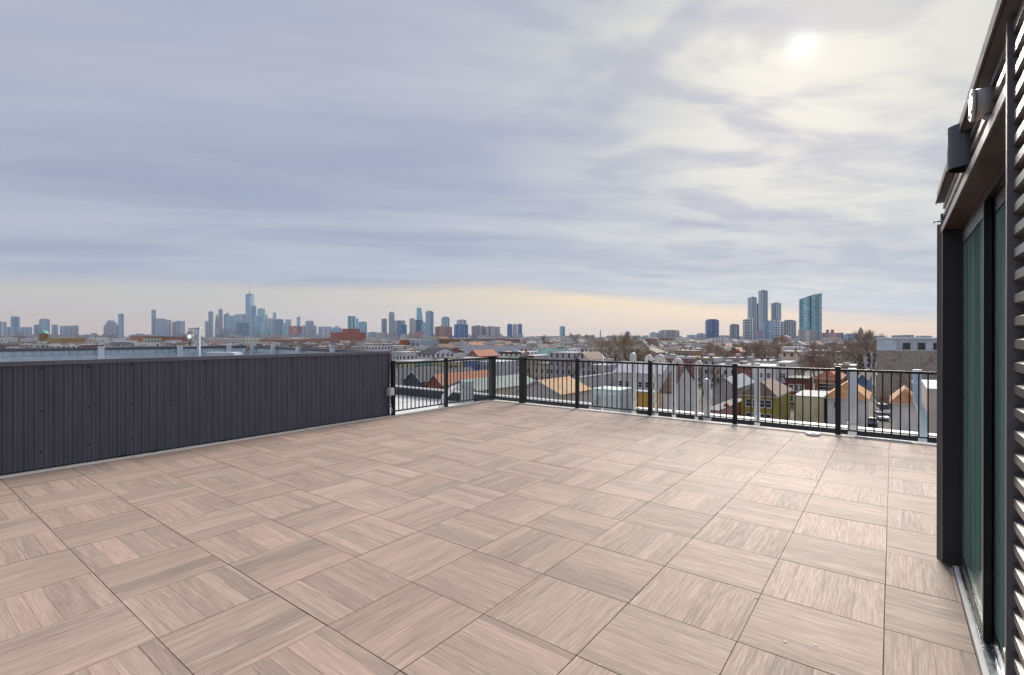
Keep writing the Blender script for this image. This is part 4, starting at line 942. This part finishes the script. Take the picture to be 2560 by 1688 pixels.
L = [ # left px, right px, top px, depth, material, colour, shape, label
 (-2, 13, 809, 3500, 'stone', pal, 'box', 'pale block at the far left end of the skyline'), (30, 46, 796, 5200, 'dark', blu, 'box', 'dark unfinished tower below the construction crane'), (13, 69, 822, 5000, 'stone', blu, 'box', 'low long blue-grey block around the craned tower'),
 (101, 121, 800.5, 5200, 'glass', pal, 'cap', 'pale blue tower with dark crown left of the church dome'), (87, 101, 816, 5200, 'stone', blu, 'box', 'low shoulder block left of the pale blue tower'), (131, 143, 816, 5400, 'stone', blu, 'box', 'small square tower right of the pale blue tower'),
 (154, 179, 819, 5400, 'stone', blu, 'box', 'low grey slab left of the purple slab'), (180, 194, 818, 5400, 'brickt', pur, 'box', 'low purple-grey slab beside the grey slab'), (263, 293, 806, 5600, 'brickt', pur, 'step', 'purple stepped masonry block with small spire'),
 (296.5, 308, 789, 5700, 'glass', blu, 'box', 'slim blue tower beside the purple stepped block'), (379.5, 389, 779, 5800, 'glass', pal, 'box', 'very slim pale tower left of the arched block'), (389, 412, 799, 5800, 'stone', (.40, .40, .50), 'dome', 'wide arched-top block right of the very slim tower'),
 (412, 427, 804, 5900, 'brickt', (.46, .36, .42), 'box', 'pinkish slab right of the arched block'), (431, 441, 808, 5900, 'stone', (.42, .38, .46), 'cap', 'small lilac tower with stepped cap'), (441.5, 460.5, 805, 5900, 'stone', (.44, .42, .50), 'dome', 'rounded lilac block before the dark tree'),
 (513, 520, 807, NYC, 'stone', gry, 'box', 'short narrow tower left of the grey slab tower'), (521.5, 532, 783, NYC, 'stone', (.36, .40, .48), 'box', 'tall plain grey slab tower at the left of downtown'), (538, 546.5, 788, NYC, 'stone', (.42, .36, .40), 'point', 'old pinkish tower with pointed crown'),
 (546.7, 556, 776, NYC, 'stone', (.44, .40, .42), 'cap', 'tall stepped pinkish tower beside the pointed one'), (560, 571, 786, NYC, 'dark', blu, 'slant', 'dark tower with slanted top'), (563.5, 576, 793, 5600, 'glass', (.34, .44, .54), 'box', 'blue glass tower before the slant-topped one'), (576, 587, 794, 5700, 'glass', (.40, .46, .54), 'box', 'second blue glass tower beside the first'),
 (586, 599, 791, NYC, 'stone', pal, 'box', 'pale stone tower left of the broad one'), (597, 618, 789, 6000, 'stone', (.46, .50, .56), 'cap', 'broad pale stone tower left of the spire tower'), (633, 640, 768, NYC, 'glass', blu, 'box', 'slim tower touching the spire tower'), (644.5, 662, 776, NYC, 'teal', (.48, .60, .62), 'box', 'square pale teal glass tower'),
 (636, 655, 791, 5500, 'glass', (.34, .46, .54), 'dome', 'rounded blue glass tower below the teal one'), (662, 671, 787, NYC, 'stone', (.36, .40, .46), 'point', 'green-roofed pointed old tower'), (671, 683, 799, 6000, 'stone', gry, 'dome', 'dome-topped grey tower in downtown'), (682, 690, 784, NYC, 'stone', (.46, .46, .50), 'cap', 'slim grey tower with dark windows at its top'),
 (684.5, 707.6, 802.5, 5600, 'dark', (.20, .30, .36), 'box', 'broad dark teal slab right of downtown'), (714, 727.5, 801.5, 6000, 'stone', gry, 'dome', 'grey tower with curved crown'), (707, 722, 812, 5500, 'teal', (.36, .48, .50), 'box', 'low teal block beside the dark teal slab'), (587.7, 620, 811, 5200, 'dark', (.12, .17, .34), 'box', 'broad deep blue block below the spire tower'),
 (646.6, 671, 810, 5200, 'teal', (.40, .54, .58), 'cap', 'light teal tower in front of downtown'), (658, 679, 829, 3800, 'teal', (.28, .48, .52), 'box', 'low bright teal block before downtown'), (620, 646, 822, 5200, 'glass', (.40, .48, .58), 'box', 'pale blue block under the spire tower'), (540, 588, 826, 5300, 'stone', (.38, .34, .46), 'box', 'long low violet block left of the deep blue one'),
 (722, 753, 820, 2300, 'brickt', (.50, .24, .22), 'box', 'red and white striped apartment tower'), (742, 750, 794, NYC, 'glass', blu, 'slant', 'lone slim blue tower right of downtown'), (764, 784, 806, 5800, 'stone', (.36, .38, .46), 'cap', 'square lilac-grey tower right of the lone slim one'), (755, 790, 818, 5200, 'stone', (.40, .43, .46), 'box', 'wide low grey block under the lilac-grey tower'),
 (796, 828, 821, 5200, 'stone', (.46, .46, .56), 'box', 'long low lilac slab left of the blue slab'), (826, 857, 818, 5000, 'glass', (.36, .44, .62), 'point', 'long blue slab with small pointed roof'), (869.5, 889.5, 794.5, 2900, 'teal', (.42, .54, .56), 'round', 'curved pale teal waterfront tower'), (889, 896, 800, 2950, 'glass', blu, 'box', 'narrow shoulder of the curved teal tower'),
 (896, 917, 809, 2900, 'glass', (.34, .48, .58), 'box', 'blue glass block right of the curved teal tower'), (919, 950, 835, 2600, 'stone', pal, 'box', 'low pale row right of the blue glass block'),
 (953.6, 967, 800, JC, 'stone', gry, 'dome', 'grey round-topped tower left of the dark-crowned one'), (972, 986, 783.5, JC, 'rib', (.40, .42, .44), 'cap', 'tall grey tower with dark crown'), (986, 1013, 804, JC+100, 'stone', (.42, .40, .40), 'dome', 'stone block with small dome'), (992.5, 1016.7, 815.7, JC-300, 'dark', (.10, .18, .42), 'box', 'bright blue glass block before the domed block'),
 (1024, 1036.7, 799, JC, 'stone', (.52, .49, .46), 'dome', 'cream rounded tower left of the tapered one'), (1037.7, 1055.6, 804, JC-100, 'dark', (.18, .24, .36), 'box', 'dark blue block beside the cream rounded tower'), (1041, 1058, 773.6, JC+100, 'teal', (.20, .42, .48), 'taper', 'tallest teal tapered waterfront tower'), (1064, 1084, 781, JC, 'glass', (.36, .42, .48), 'cap', 'tall grey-blue tower right of the tapered one'),
 (1054, 1064, 810, JC-200, 'teal', (.16, .36, .42), 'box', 'short teal block between the two tall towers'), (1034, 1062, 834, 1800, 'brickt', (.42, .18, .18), 'box', 'low rose brick block below the towers'), (1087, 1129, 821, 1900, 'brickt', brn, 'box', 'broad brown brick apartment block'), (1103.5, 1124, 796, JC, 'glass', (.46, .50, .54), 'cap', 'grey glass tower behind the brown brick block'),
 (1112, 1130, 822, 1850, 'brickt', (.36, .22, .18), 'box', 'second brown brick slab beside the broad one'), (1142, 1166, 804, JC, 'stone', (.46, .48, .50), 'box', 'pale upper tower behind the blue slab'), (1135, 1170, 815, JC-400, 'dark', (.13, .20, .44), 'box', 'deep blue slab before the pale tower'),
 (1178.6, 1211, 819, 2000, 'stone', (.36, .34, .34), 'box', 'grey-brown slab tower with long flat top'), (1211, 1250, 821, 2000, 'stone', (.42, .38, .36), 'box', 'wide tan slab tower joined to the grey-brown one'), (1268, 1281, 813.6, 1900, 'dark', (.10, .20, .50), 'cap', 'left blue half of the paired blue slabs'), (1282, 1293, 815, 1900, 'rib', (.62, .66, .72), 'box', 'white ribbed middle of the paired blue slabs'), (1294, 1305, 813.6, 1900, 'dark', (.10, .20, .50), 'cap', 'right blue half of the paired blue slabs'),
 (1399, 1412.5, 820, 2200, 'glass', (.34, .52, .64), 'box', 'small lone blue glass tower above the bare trees'), (1565, 1574, 832.6, 2400, 'dark', (.14, .17, .34), 'box', 'small dark block behind the tall bare trees'), (1624, 1647, 836, 1700, 'stone', (.52, .54, .56), 'box', 'low pale slab left of the hospital-like block'), (1648, 1697, 829, 1700, 'stone', (.40, .38, .38), 'cap', 'wide grey-brown hospital-like block'),
 (1718, 1740, 841, 2000, 'stone', pal, 'box', 'low pale block left of the deep blue tower'), (1742, 1763, 838, 2000, 'stone', (.36, .42, .50), 'box', 'low blue-grey block beside the deep blue tower'), (1764, 1796, 802, 1700, 'dark', (.08, .11, .30), 'cap', 'lone deep blue glass tower right of centre'), (1825, 1847, 814, 1650, 'rib', (.30, .28, .32), 'cap', 'short dark ribbed tower right of the deep blue one'),
 (1858, 1882, 798, 1350, 'grid', (.66, .66, .66), 'slant', 'white gridded tower with slanting top'), (1870, 1891, 748, JS, 'rib', (.44, .47, .52), 'box', 'left of the three tall ribbed grey towers'), (1891, 1897, 763, JS+120, 'brickt', (.14, .08, .09), 'box', 'thin dark brown tower between the ribbed towers'), (1897, 1918.5, 731, JS, 'rib', (.42, .45, .50), 'box', 'tallest ribbed grey tower of the cluster'),
 (1929, 1951.5, 762, JS, 'rib', (.44, .47, .50), 'box', 'shortest of the three ribbed grey towers'), (1900, 1935.5, 808, 1300, 'glass', (.36, .46, .60), 'box', 'blue glass podium block of the cluster'), (1934.7, 1951, 803, 1280, 'grid', (.68, .69, .72), 'box', 'white gridded slab before the shortest ribbed tower'), (1950, 1957, 809, 1320, 'dark', (.12, .14, .36), 'box', 'narrow dark blue slab beside the white gridded slab'), (1958, 1988.5, 804, 1250, 'rib', (.54, .54, .54), 'cap', 'pale grey ribbed slab before the teal tower'),
 (1894, 1906, 832, 1200, 'brickt', (.34, .22, .42), 'box', 'low violet building at the foot of the cluster'), (1998, 2040, 829.5, 1050, 'stone', (.52, .48, .44), 'box', 'low beige block before the teal tower'), (2055, 2104, 836, 1150, 'brickt', (.40, .27, .32), 'box', 'mauve brick block with two roof turrets'), (2115, 2143, 838, 900, 'glass', (.20, .42, .66), 'box', 'bright blue low glass block left of the steeple'),
]
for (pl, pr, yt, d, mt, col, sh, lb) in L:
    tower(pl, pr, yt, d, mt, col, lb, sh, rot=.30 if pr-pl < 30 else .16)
# the spire tower: square base turning through eight triangles to a turned square top, with mast
r, a_, b_, h_ = tower(614, 635, 846, NYC, 'glass', (.42, .54, .66), 'tallest glass tower with tapering facets and a needle spire', 'box', rot=.0, name='spire_tower', dp=1)
w_ = (635-614)/F*NYC; hh = zat(741, NYC)-(G-2); hb_ = 45; s = w_/2*.92
bq = [(-s, -s), (s, -s), (s, s), (-s, s)]; q = s*.98; tq = [(0, -q), (q, 0), (0, q), (-q, 0)]
mb = MB()
for i in range(4):
    j = (i+1) % 4
    mb.face([(*bq[i], hb_), (*bq[j], hb_), (*tq[i], hh)], [(0, 0), (2*s, 0), (s, hh)]); mb.face([(*bq[j], hb_), (*tq[j], hh), (*tq[i], hh)], [(0, 0), (2*s, hh), (0, hh)])
mb.face([(*p, hh) for p in tq]); mb.obj('shaft', TM['glass'], r, color=(.42, .54, .68))
MB().tube([(0, 0, hh), (0, 0, hh+10)], s*.86, 16).obj('crown_ring', M('crown_ring', (.25, .28, .33), .5), r)
hs = zat(712, NYC)-(G-2)
MB().tube([(0, 0, hh+10), (0, 0, hh+30), (0, 0, hs)], [5.5, 4.2, 1.6], 8).obj('spire', M('spire_grey', (.28, .29, .32), .5), r)
# the tall teal tower with its notch
r, a_, b_, h_ = tower(1998.6, 2022, 744, JS-150, 'teal', (.30, .52, .60), 'big teal glass tower with a dark notch and raised right wing', 'slant', rot=.12, name='notched_tower', dp=.7)
w_ = (2047-2025)/F*(JS-150); gap = (2036-2010)/F*(JS-150); h2 = zat(739, JS-150)-(G-2)
MB().prism([(gap-w_/2, -b_/2-.5), (gap+w_/2, -b_/2-.5), (gap+w_/2, b_/2), (gap-w_/2, b_/2)], 0, h2*.975).obj('right_wing', TM['teal'], r, color=(.34, .56, .62))
MB().face([(gap-w_/2, -b_/2-.5, h2*.976), (gap+w_/2, -b_/2-.5, h2), (gap+w_/2, b_/2, h2), (gap-w_/2, b_/2, h2*.976)])
MB().prism([(gap-w_/2, -b_/2-.5), (gap+w_/2, -b_/2-.5), (gap+w_/2, -b_/2+.5), (gap-w_/2, -b_/2+.5)], h2*.975+.01, h2, top=[(gap+w_/2-.4, -b_/2-.5), (gap+w_/2, -b_/2-.5), (gap+w_/2, -b_/2+.5), (gap+w_/2-.4, -b_/2+.5)]).obj('fin', TM['teal'], r, color=(.30, .52, .58))
MB().prism([(a_/2+.02, -b_/2+3), (gap-w_/2-.02, -b_/2+3), (gap-w_/2-.02, b_/2), (a_/2+.02, b_/2)], 0, h2*.955).obj('notch', TM['dark'], r, color=(.05, .16, .24))
# turrets, stack, steeple, crane
for px in (2069, 2081):
    X, Y = at(px, 1145); tag(MB().box(-3, 3, -3, 3, 0, zat(828, 1145)-G).obj('roof_turret', TM['brickt'], None, (X, Y, G), color=(.42, .26, .28)), 'square roof turret on the mauve brick block', 'turret', 'turrets of the mauve block')
X, Y = at(1501, 1500); tag(MB().tube([(0, 0, 0), (0, 0, zat(829, 1500)-G)], [2.4, 1.6], 10).obj('chimney_stack', M('stack_grey', (.42, .38, .36), .8), None, (X, Y, G)), 'lone thin chimney stack on the horizon above the bare trees', 'chimney')
X, Y = at(2152, 520); zt = zat(832, 520)-G; tag(MB().prism([(-2.2, -2.2), (2.2, -2.2), (2.2, 2.2), (-2.2, 2.2)], 0, zt).prism([(-2.4, -2.4), (2.4, -2.4), (2.4, 2.4), (-2.4, 2.4)], zt+.01, zat(821, 520)-G, top=[(-.1, -.1), (.1, -.1), (.1, .1), (-.1, .1)]).obj('steeple', M('steeple', (.34, .30, .32), .8), None, (X, Y, G)), 'pointed grey church steeple beside the large rounded bare tree', 'steeple')
X, Y = at(36, 5180); cz = zat(796, 5180)-G; cr_ = empty('construction_crane', (X, Y, G)); tag(cr_, 'thin tower crane with raised jib on the unfinished tower', 'crane')
MB().box(-2, 2, -12, -8, 0, cz+10).obj('mast', M('crane_red', (.45, .22, .18), .7), cr_)
v2 = Vector((*at(22, 5180), 0))-Vector((X, Y, 0)); MB().tube([(0, -10, cz+8), (v2.x, v2.y-10, zat(776, 5180)-G)], 1.5, 4).obj('jib', M('crane_red', (.45, .22, .18), .7), cr_)

# ------------------------------------------------------------------ row houses of the neighbourhood
PAL = [((.80, .80, .78), 'white', 8), ((.70, .64, .50), 'cream', 4), ((.56, .57, .59), 'light grey', 4), ((.46, .36, .25), 'tan', 2), ((.34, .13, .09), 'red brick', 2), ((.27, .17, .11), 'brown brick', 2), ((.52, .60, .68), 'pale blue', .7), ((.52, .58, .50), 'pale green', 1), ((.66, .56, .34), 'yellow', 1), ((.62, .45, .38), 'pinkish', 1)]
PW_ = [p[2] for p in PAL]
def free(x0, x1, y0, y1, m=1.0): return not any(x0 < b+m and x1 > a-m and y0 < d+m and y1 > c-m for (a, b, c, d) in OCC)
rnd = random.Random(4)
for k in range(78):                           # the wooded blocks towards the right and behind the tall trees
    if k < 56: px = rnd.uniform(1770, 2185); d = rnd.uniform(215, 430)
    else: px = rnd.uniform(1310, 1640); d = rnd.uniform(260, 560)
    X, Y = at(px, d); yt = rnd.uniform(852, 868) if k < 56 else rnd.uniform(848, 860)
    H = min(17, max(9, zat(yt, d)-G))
    if free(X-1, X+1, Y-1, Y+1, .2): put_tree(X, Y, rnd.randrange(4), H, 'bare brown tree in the wooded blocks between the row houses and towers', 'trees of the wooded blocks')
cand = []; trees = []
Y = 74.0; row = 0
while Y < 1900:
    # one street strip along X: a row facing the terrace, yards, a row facing away
    dep = 13
    for (yy, dd) in ((Y, 13), (Y+27, 13)):
        x = -2100.0
        while x < 330:
            w = rnd.choice((6.2, 6.8, 7.5, 8.5, 11)) if Y < 700 else rnd.choice((12, 15, 18, 22))
            if (int(x+2100) % 150) > 136: x += 14; continue
            p, d = topx(x+w/2, yy)
            if p is not None and -90 < p < 2330 and d > 55:
                h = rnd.choice((6.6, 7.2, 9.2, 9.8, 10.4, 11.5)); h += rnd.uniform(-.4, .4)
                if rnd.random() < .03 and d > 420: h += 5
                if Y > 700: h -= rnd.uniform(0, 3)
                ytop = HZ+F*(CH-(G+h))/d
                vis = not (p < 965 and ytop > 874) and not (p > 2190 and d > 115) and not (d < 172 and p > 955)
                if vis and rnd.random() < .93: cand.append((d, x, x+w-.15, yy, yy+dd, h, p))
            x += w
        # yard and street trees
    x = -1600.0
    while x < 260:
        x += rnd.uniform(9, 30)*(1 if Y < 500 else 1.6)
        yy = Y-7+rnd.uniform(-1.5, 1.5) if rnd.random() < .45 else Y+20+rnd.uniform(-4, 4)
        p, d = topx(x, yy)
        if p is None or not -60 < p < 2330 or d < 70: continue
        if p < 965 and d < 260 or d < 172: continue
        boost = 1.0 if p > 1400 else .45
        if rnd.random() < boost*.8: trees.append((d, x, yy, rnd.uniform(8.5, 13.5)))
    Y += 56 + (row % 3)*5; row += 1
heroes_occ = list(OCC)
cand = [c for c in cand if free(c[1], c[2], c[3], c[4])]
cand.sort()
GRP = 'row houses across the neighbourhood'
def pick():
    return rnd.choices(PAL, PW_)[0]
for n, (d, x0, x1, y0, y1, h, p) in enumerate(cand[:285]):
    col, nm, _ = pick(); brick = 'brick' in nm
    col = tuple(min(.8, c*rnd.uniform(.9, 1.08)) for c in col)
    rk = rnd.choices(('white', 'grey', 'mid', 'dark'), (5, 4, 2, 1.2))[0]; kind = rnd.random()
    near_ = d < 175
    wall = (w_brk if brick else w_sid) if near_ else W_far['brick' if brick else 'siding']
    rf, rh = 'flat', 0
    if kind < .13: rf, rk, rh = 'gy', rnd.choice(('slate', 'brown', 'mid', 'red')), 2.4
    elif kind < .2: rf, rk, rh = 'gx', rnd.choice(('slate', 'brown', 'mid', 'olive')), 2.2
    storeys = 'two' if h < 8 else 'three'
    rn = {'white': 'white flat roof', 'grey': 'grey flat roof', 'mid': 'dull grey flat roof', 'dark': 'black flat roof'}[rk] if rf == 'flat' else {'slate': 'slate gable', 'brown': 'brown gable', 'mid': 'grey gable', 'red': 'red gable', 'olive': 'olive gable'}[rk]
    lab = f'{nm} {storeys}-storey row house with a {rn}'
    cx, cy = (x0+x1)/2, (y0+y1)/2
    wins = []
    if near_: wins = [('s', 2 if x1-x0 < 8 else 3, 4, .95, 1.55, 1.0, 3.0, None, .5)]
    cor = None
    if rf == 'flat' and rnd.random() < .5: cor = rnd.choice((('dark', (.09, .05, .045)), ('white', (.7, .7, .68)), ('tan', (.4, .3, .2))))
    r = house('row_house', lab, 'row house', x0, x1, y0, y1, h, wall, col, rf, rk, rh, wins, G, GRP, cor)
    hw, hl_ = (x1-x0)/2, (y1-y0)/2
    if rf == 'flat':
        top = h+.181
        for _ in range(rnd.choice((1, 2, 2, 3))):
            bx, by = rnd.uniform(-hw+.8, hw-.8), rnd.uniform(-hl_+1, hl_-1); t = rnd.random()
            if t < .5: MB().box(bx-.3, bx+.3, by-.45, by+.45, top, top+rnd.uniform(.8, 1.6)).obj('chimney', M('chimney_brick', (.26, .13, .09), .9), r)
            elif t < .8: MB().box(bx-1.0, bx+1.0, by-1.3, by+1.3, top, top+rnd.uniform(.5, 2.1)).obj('roof_hatch', M('hatch_grey', (.5, .5, .5), .7), r)
            else: MB().tube([(bx, by, top), (bx, by, top+.9)], .12, 6).obj('vent', m_galv, r)
        MB().box(-hw, -hw+.2, -hl_+.1, hl_, top, top+.35).obj('party_wall', M('party_wall', (.42, .38, .35), .9), r)
# all the smaller, farther houses as one mass
fm = MB()
m_far_r = None
for (d, x0, x1, y0, y1, h, p) in cand[285:]:
    col, nm, _ = pick(); c = tuple(min(.8, v_*rnd.uniform(.88, 1.08)) for v_ in col)
    fm.box(x0, x1, y0, y1, G, G+h, 0, c, skip='tb')
    k = rnd.choices(((.70, .71, .73), (.46, .47, .49), (.25, .25, .27), (.10, .10, .11), (.33, .17, .12)), (5, 4, 2, 1, .6))[0]
    if rnd.random() < .82: fm.box(x0, x1, y0, y1, G+h, G+h+.3, 1, k, skip='b')
    else:
        xm = (x0+x1)/2; z = G+h; rc = rnd.choice(((.10, .10, .12), (.22, .14, .11), (.28, .28, .30)))
        fm.face([(x0, y0, z), (xm, y0, z+2.2), (xm, y1, z+2.2), (x0, y1, z)][::-1], None, 1, rc); fm.face([(xm, y0, z+2.2), (x1, y0, z), (x1, y1, z), (xm, y1, z+2.2)][::-1], None, 1, rc); fm.face([(x0, y0, z), (x1, y0, z), (xm, y0, z+2.2)], None, 1, c)
    if rnd.random() < .6:
        bx, by = rnd.uniform(x0+1, x1-1), rnd.uniform(y0+1, y1-1); fm.box(bx-.4, bx+.4, by-.4, by+.4, G+h+.3, G+h+1.5, 1, rnd.choice(((.28, .13, .09), (.55, .55, .55))), skip='b')
mr, g_, b_ = newmat('far_roofs'); vc = g_.new('ShaderNodeVertexColor', layer_name='Col').outputs[0]
nn = g_.noise(g_.new('ShaderNodeNewGeometry').outputs['Position'], .25, 4, .6); f_ = g_.smooth(nn, .3, .7, .82, 1.1)
g_.l.new(g_.vscale(vc, g_.xyz(f_, f_, f_)), b_.inputs['Base Color']); b_.inputs['Roughness'].default_value = .85
o = fm.obj('distant_row_houses', [wall_mat('w_far_attr', 'stucco', True, glass=(.07, .08, .10), attr=True), mr]); tag(o, 'mass of small far row houses below the skyline', 'houses', kind='stuff')
# trees: the ones that show largest singly, the rest as one brown mass
trees = [t for t in trees if free(t[1]-1, t[1]+1, t[2]-1, t[2]+1, .3)]
trees.sort()
for (d, X, Y, H) in trees[:150]:
    put_tree(X, Y, rnd.randrange(4), H, 'bare brown street tree standing among the row houses', 'street and yard trees of the neighbourhood')
ft = MB()
for (d, X, Y, H) in trees[150:]:
    ft.tube([(X, Y, G), (X, Y, G+H*.5)], [.22, .12], 3, cap=False)
    sc = max(1.0, d/420)
    for k in range(int(70/sc**.5)):
        t = rnd.random(); rr = H*.36*math.sqrt(rnd.random()); az = rnd.uniform(0, 6.283); z = G+H*(.35+.62*t*math.sqrt(max(0, 1-(rr/(H*.42))**2)))
        b0 = Vector((X+math.cos(az)*rr*.5, Y+math.sin(az)*rr*.5, z-H*.12)); e0 = Vector((X+math.cos(az)*rr, Y+math.sin(az)*rr, z)); sdv = Vector((rnd.uniform(-1, 1), rnd.uniform(-1, 1), rnd.uniform(-.3, .3))).normalized()*.10*sc
        ft.face([b0-sdv, b0+sdv, e0+Vector((rnd.uniform(-.5, .5), rnd.uniform(-.5, .5), rnd.uniform(0, .8)))])
o = ft.obj('distant_bare_trees', m_twig); tag(o, 'brown mass of far bare trees between the roofs', 'trees', kind='stuff')

# the low continuous fringe of blocks at the foot of the towers
fb = MB()
for k in range(900):
    px = rnd.uniform(-60, 2330); d = rnd.choice((1700, 2100, 2600, 3400, 4300, 5000))*rnd.uniform(.9, 1.1); X, Y = at(px, d); w = rnd.uniform(12, 45); hgt = rnd.choice((9, 12, 15, 18, 24, 30))*rnd.uniform(.8, 1.1)*(1.4 if px < 1300 and d > 3000 else .8 if px > 1320 else 1)
    cc = rnd.choice(((.46, .48, .54), (.56, .56, .58), (.40, .34, .36), (.42, .46, .56), (.50, .42, .38), (.62, .62, .62)))
    fb.box(X-w/2, X+w/2, Y-w/3, Y+w/3, G, G+hgt, 0, cc, skip='b')
o = fb.obj('distant_blocks', [wall_mat('w_far_attr', 'stucco', True, attr=True)]); tag(o, 'low hazy fringe of far blocks at the foot of the towers', 'buildings', kind='stuff')
# ------------------------------------------------------------------ air
hb = MB().box(-SZ+300, SZ-300, -2700, 11700, G-3, 620)
hz_m = bpy.data.materials.new('haze_air'); hz_m.use_nodes = True; hz_m.node_tree.nodes.clear(); g_ = NT(hz_m.node_tree)
vol = g_.new('ShaderNodeVolumePrincipled'); out = g_.new('ShaderNodeOutputMaterial'); g_.l.new(vol.outputs[0], out.inputs['Volume'])
vol.inputs['Color'].default_value = (.62, .80, 1, 1); vol.inputs['Density'].default_value = .000045; vol.inputs['Anisotropy'].default_value = .25
ho = hb.obj('haze', hz_m); tag(ho, kind='stuff')
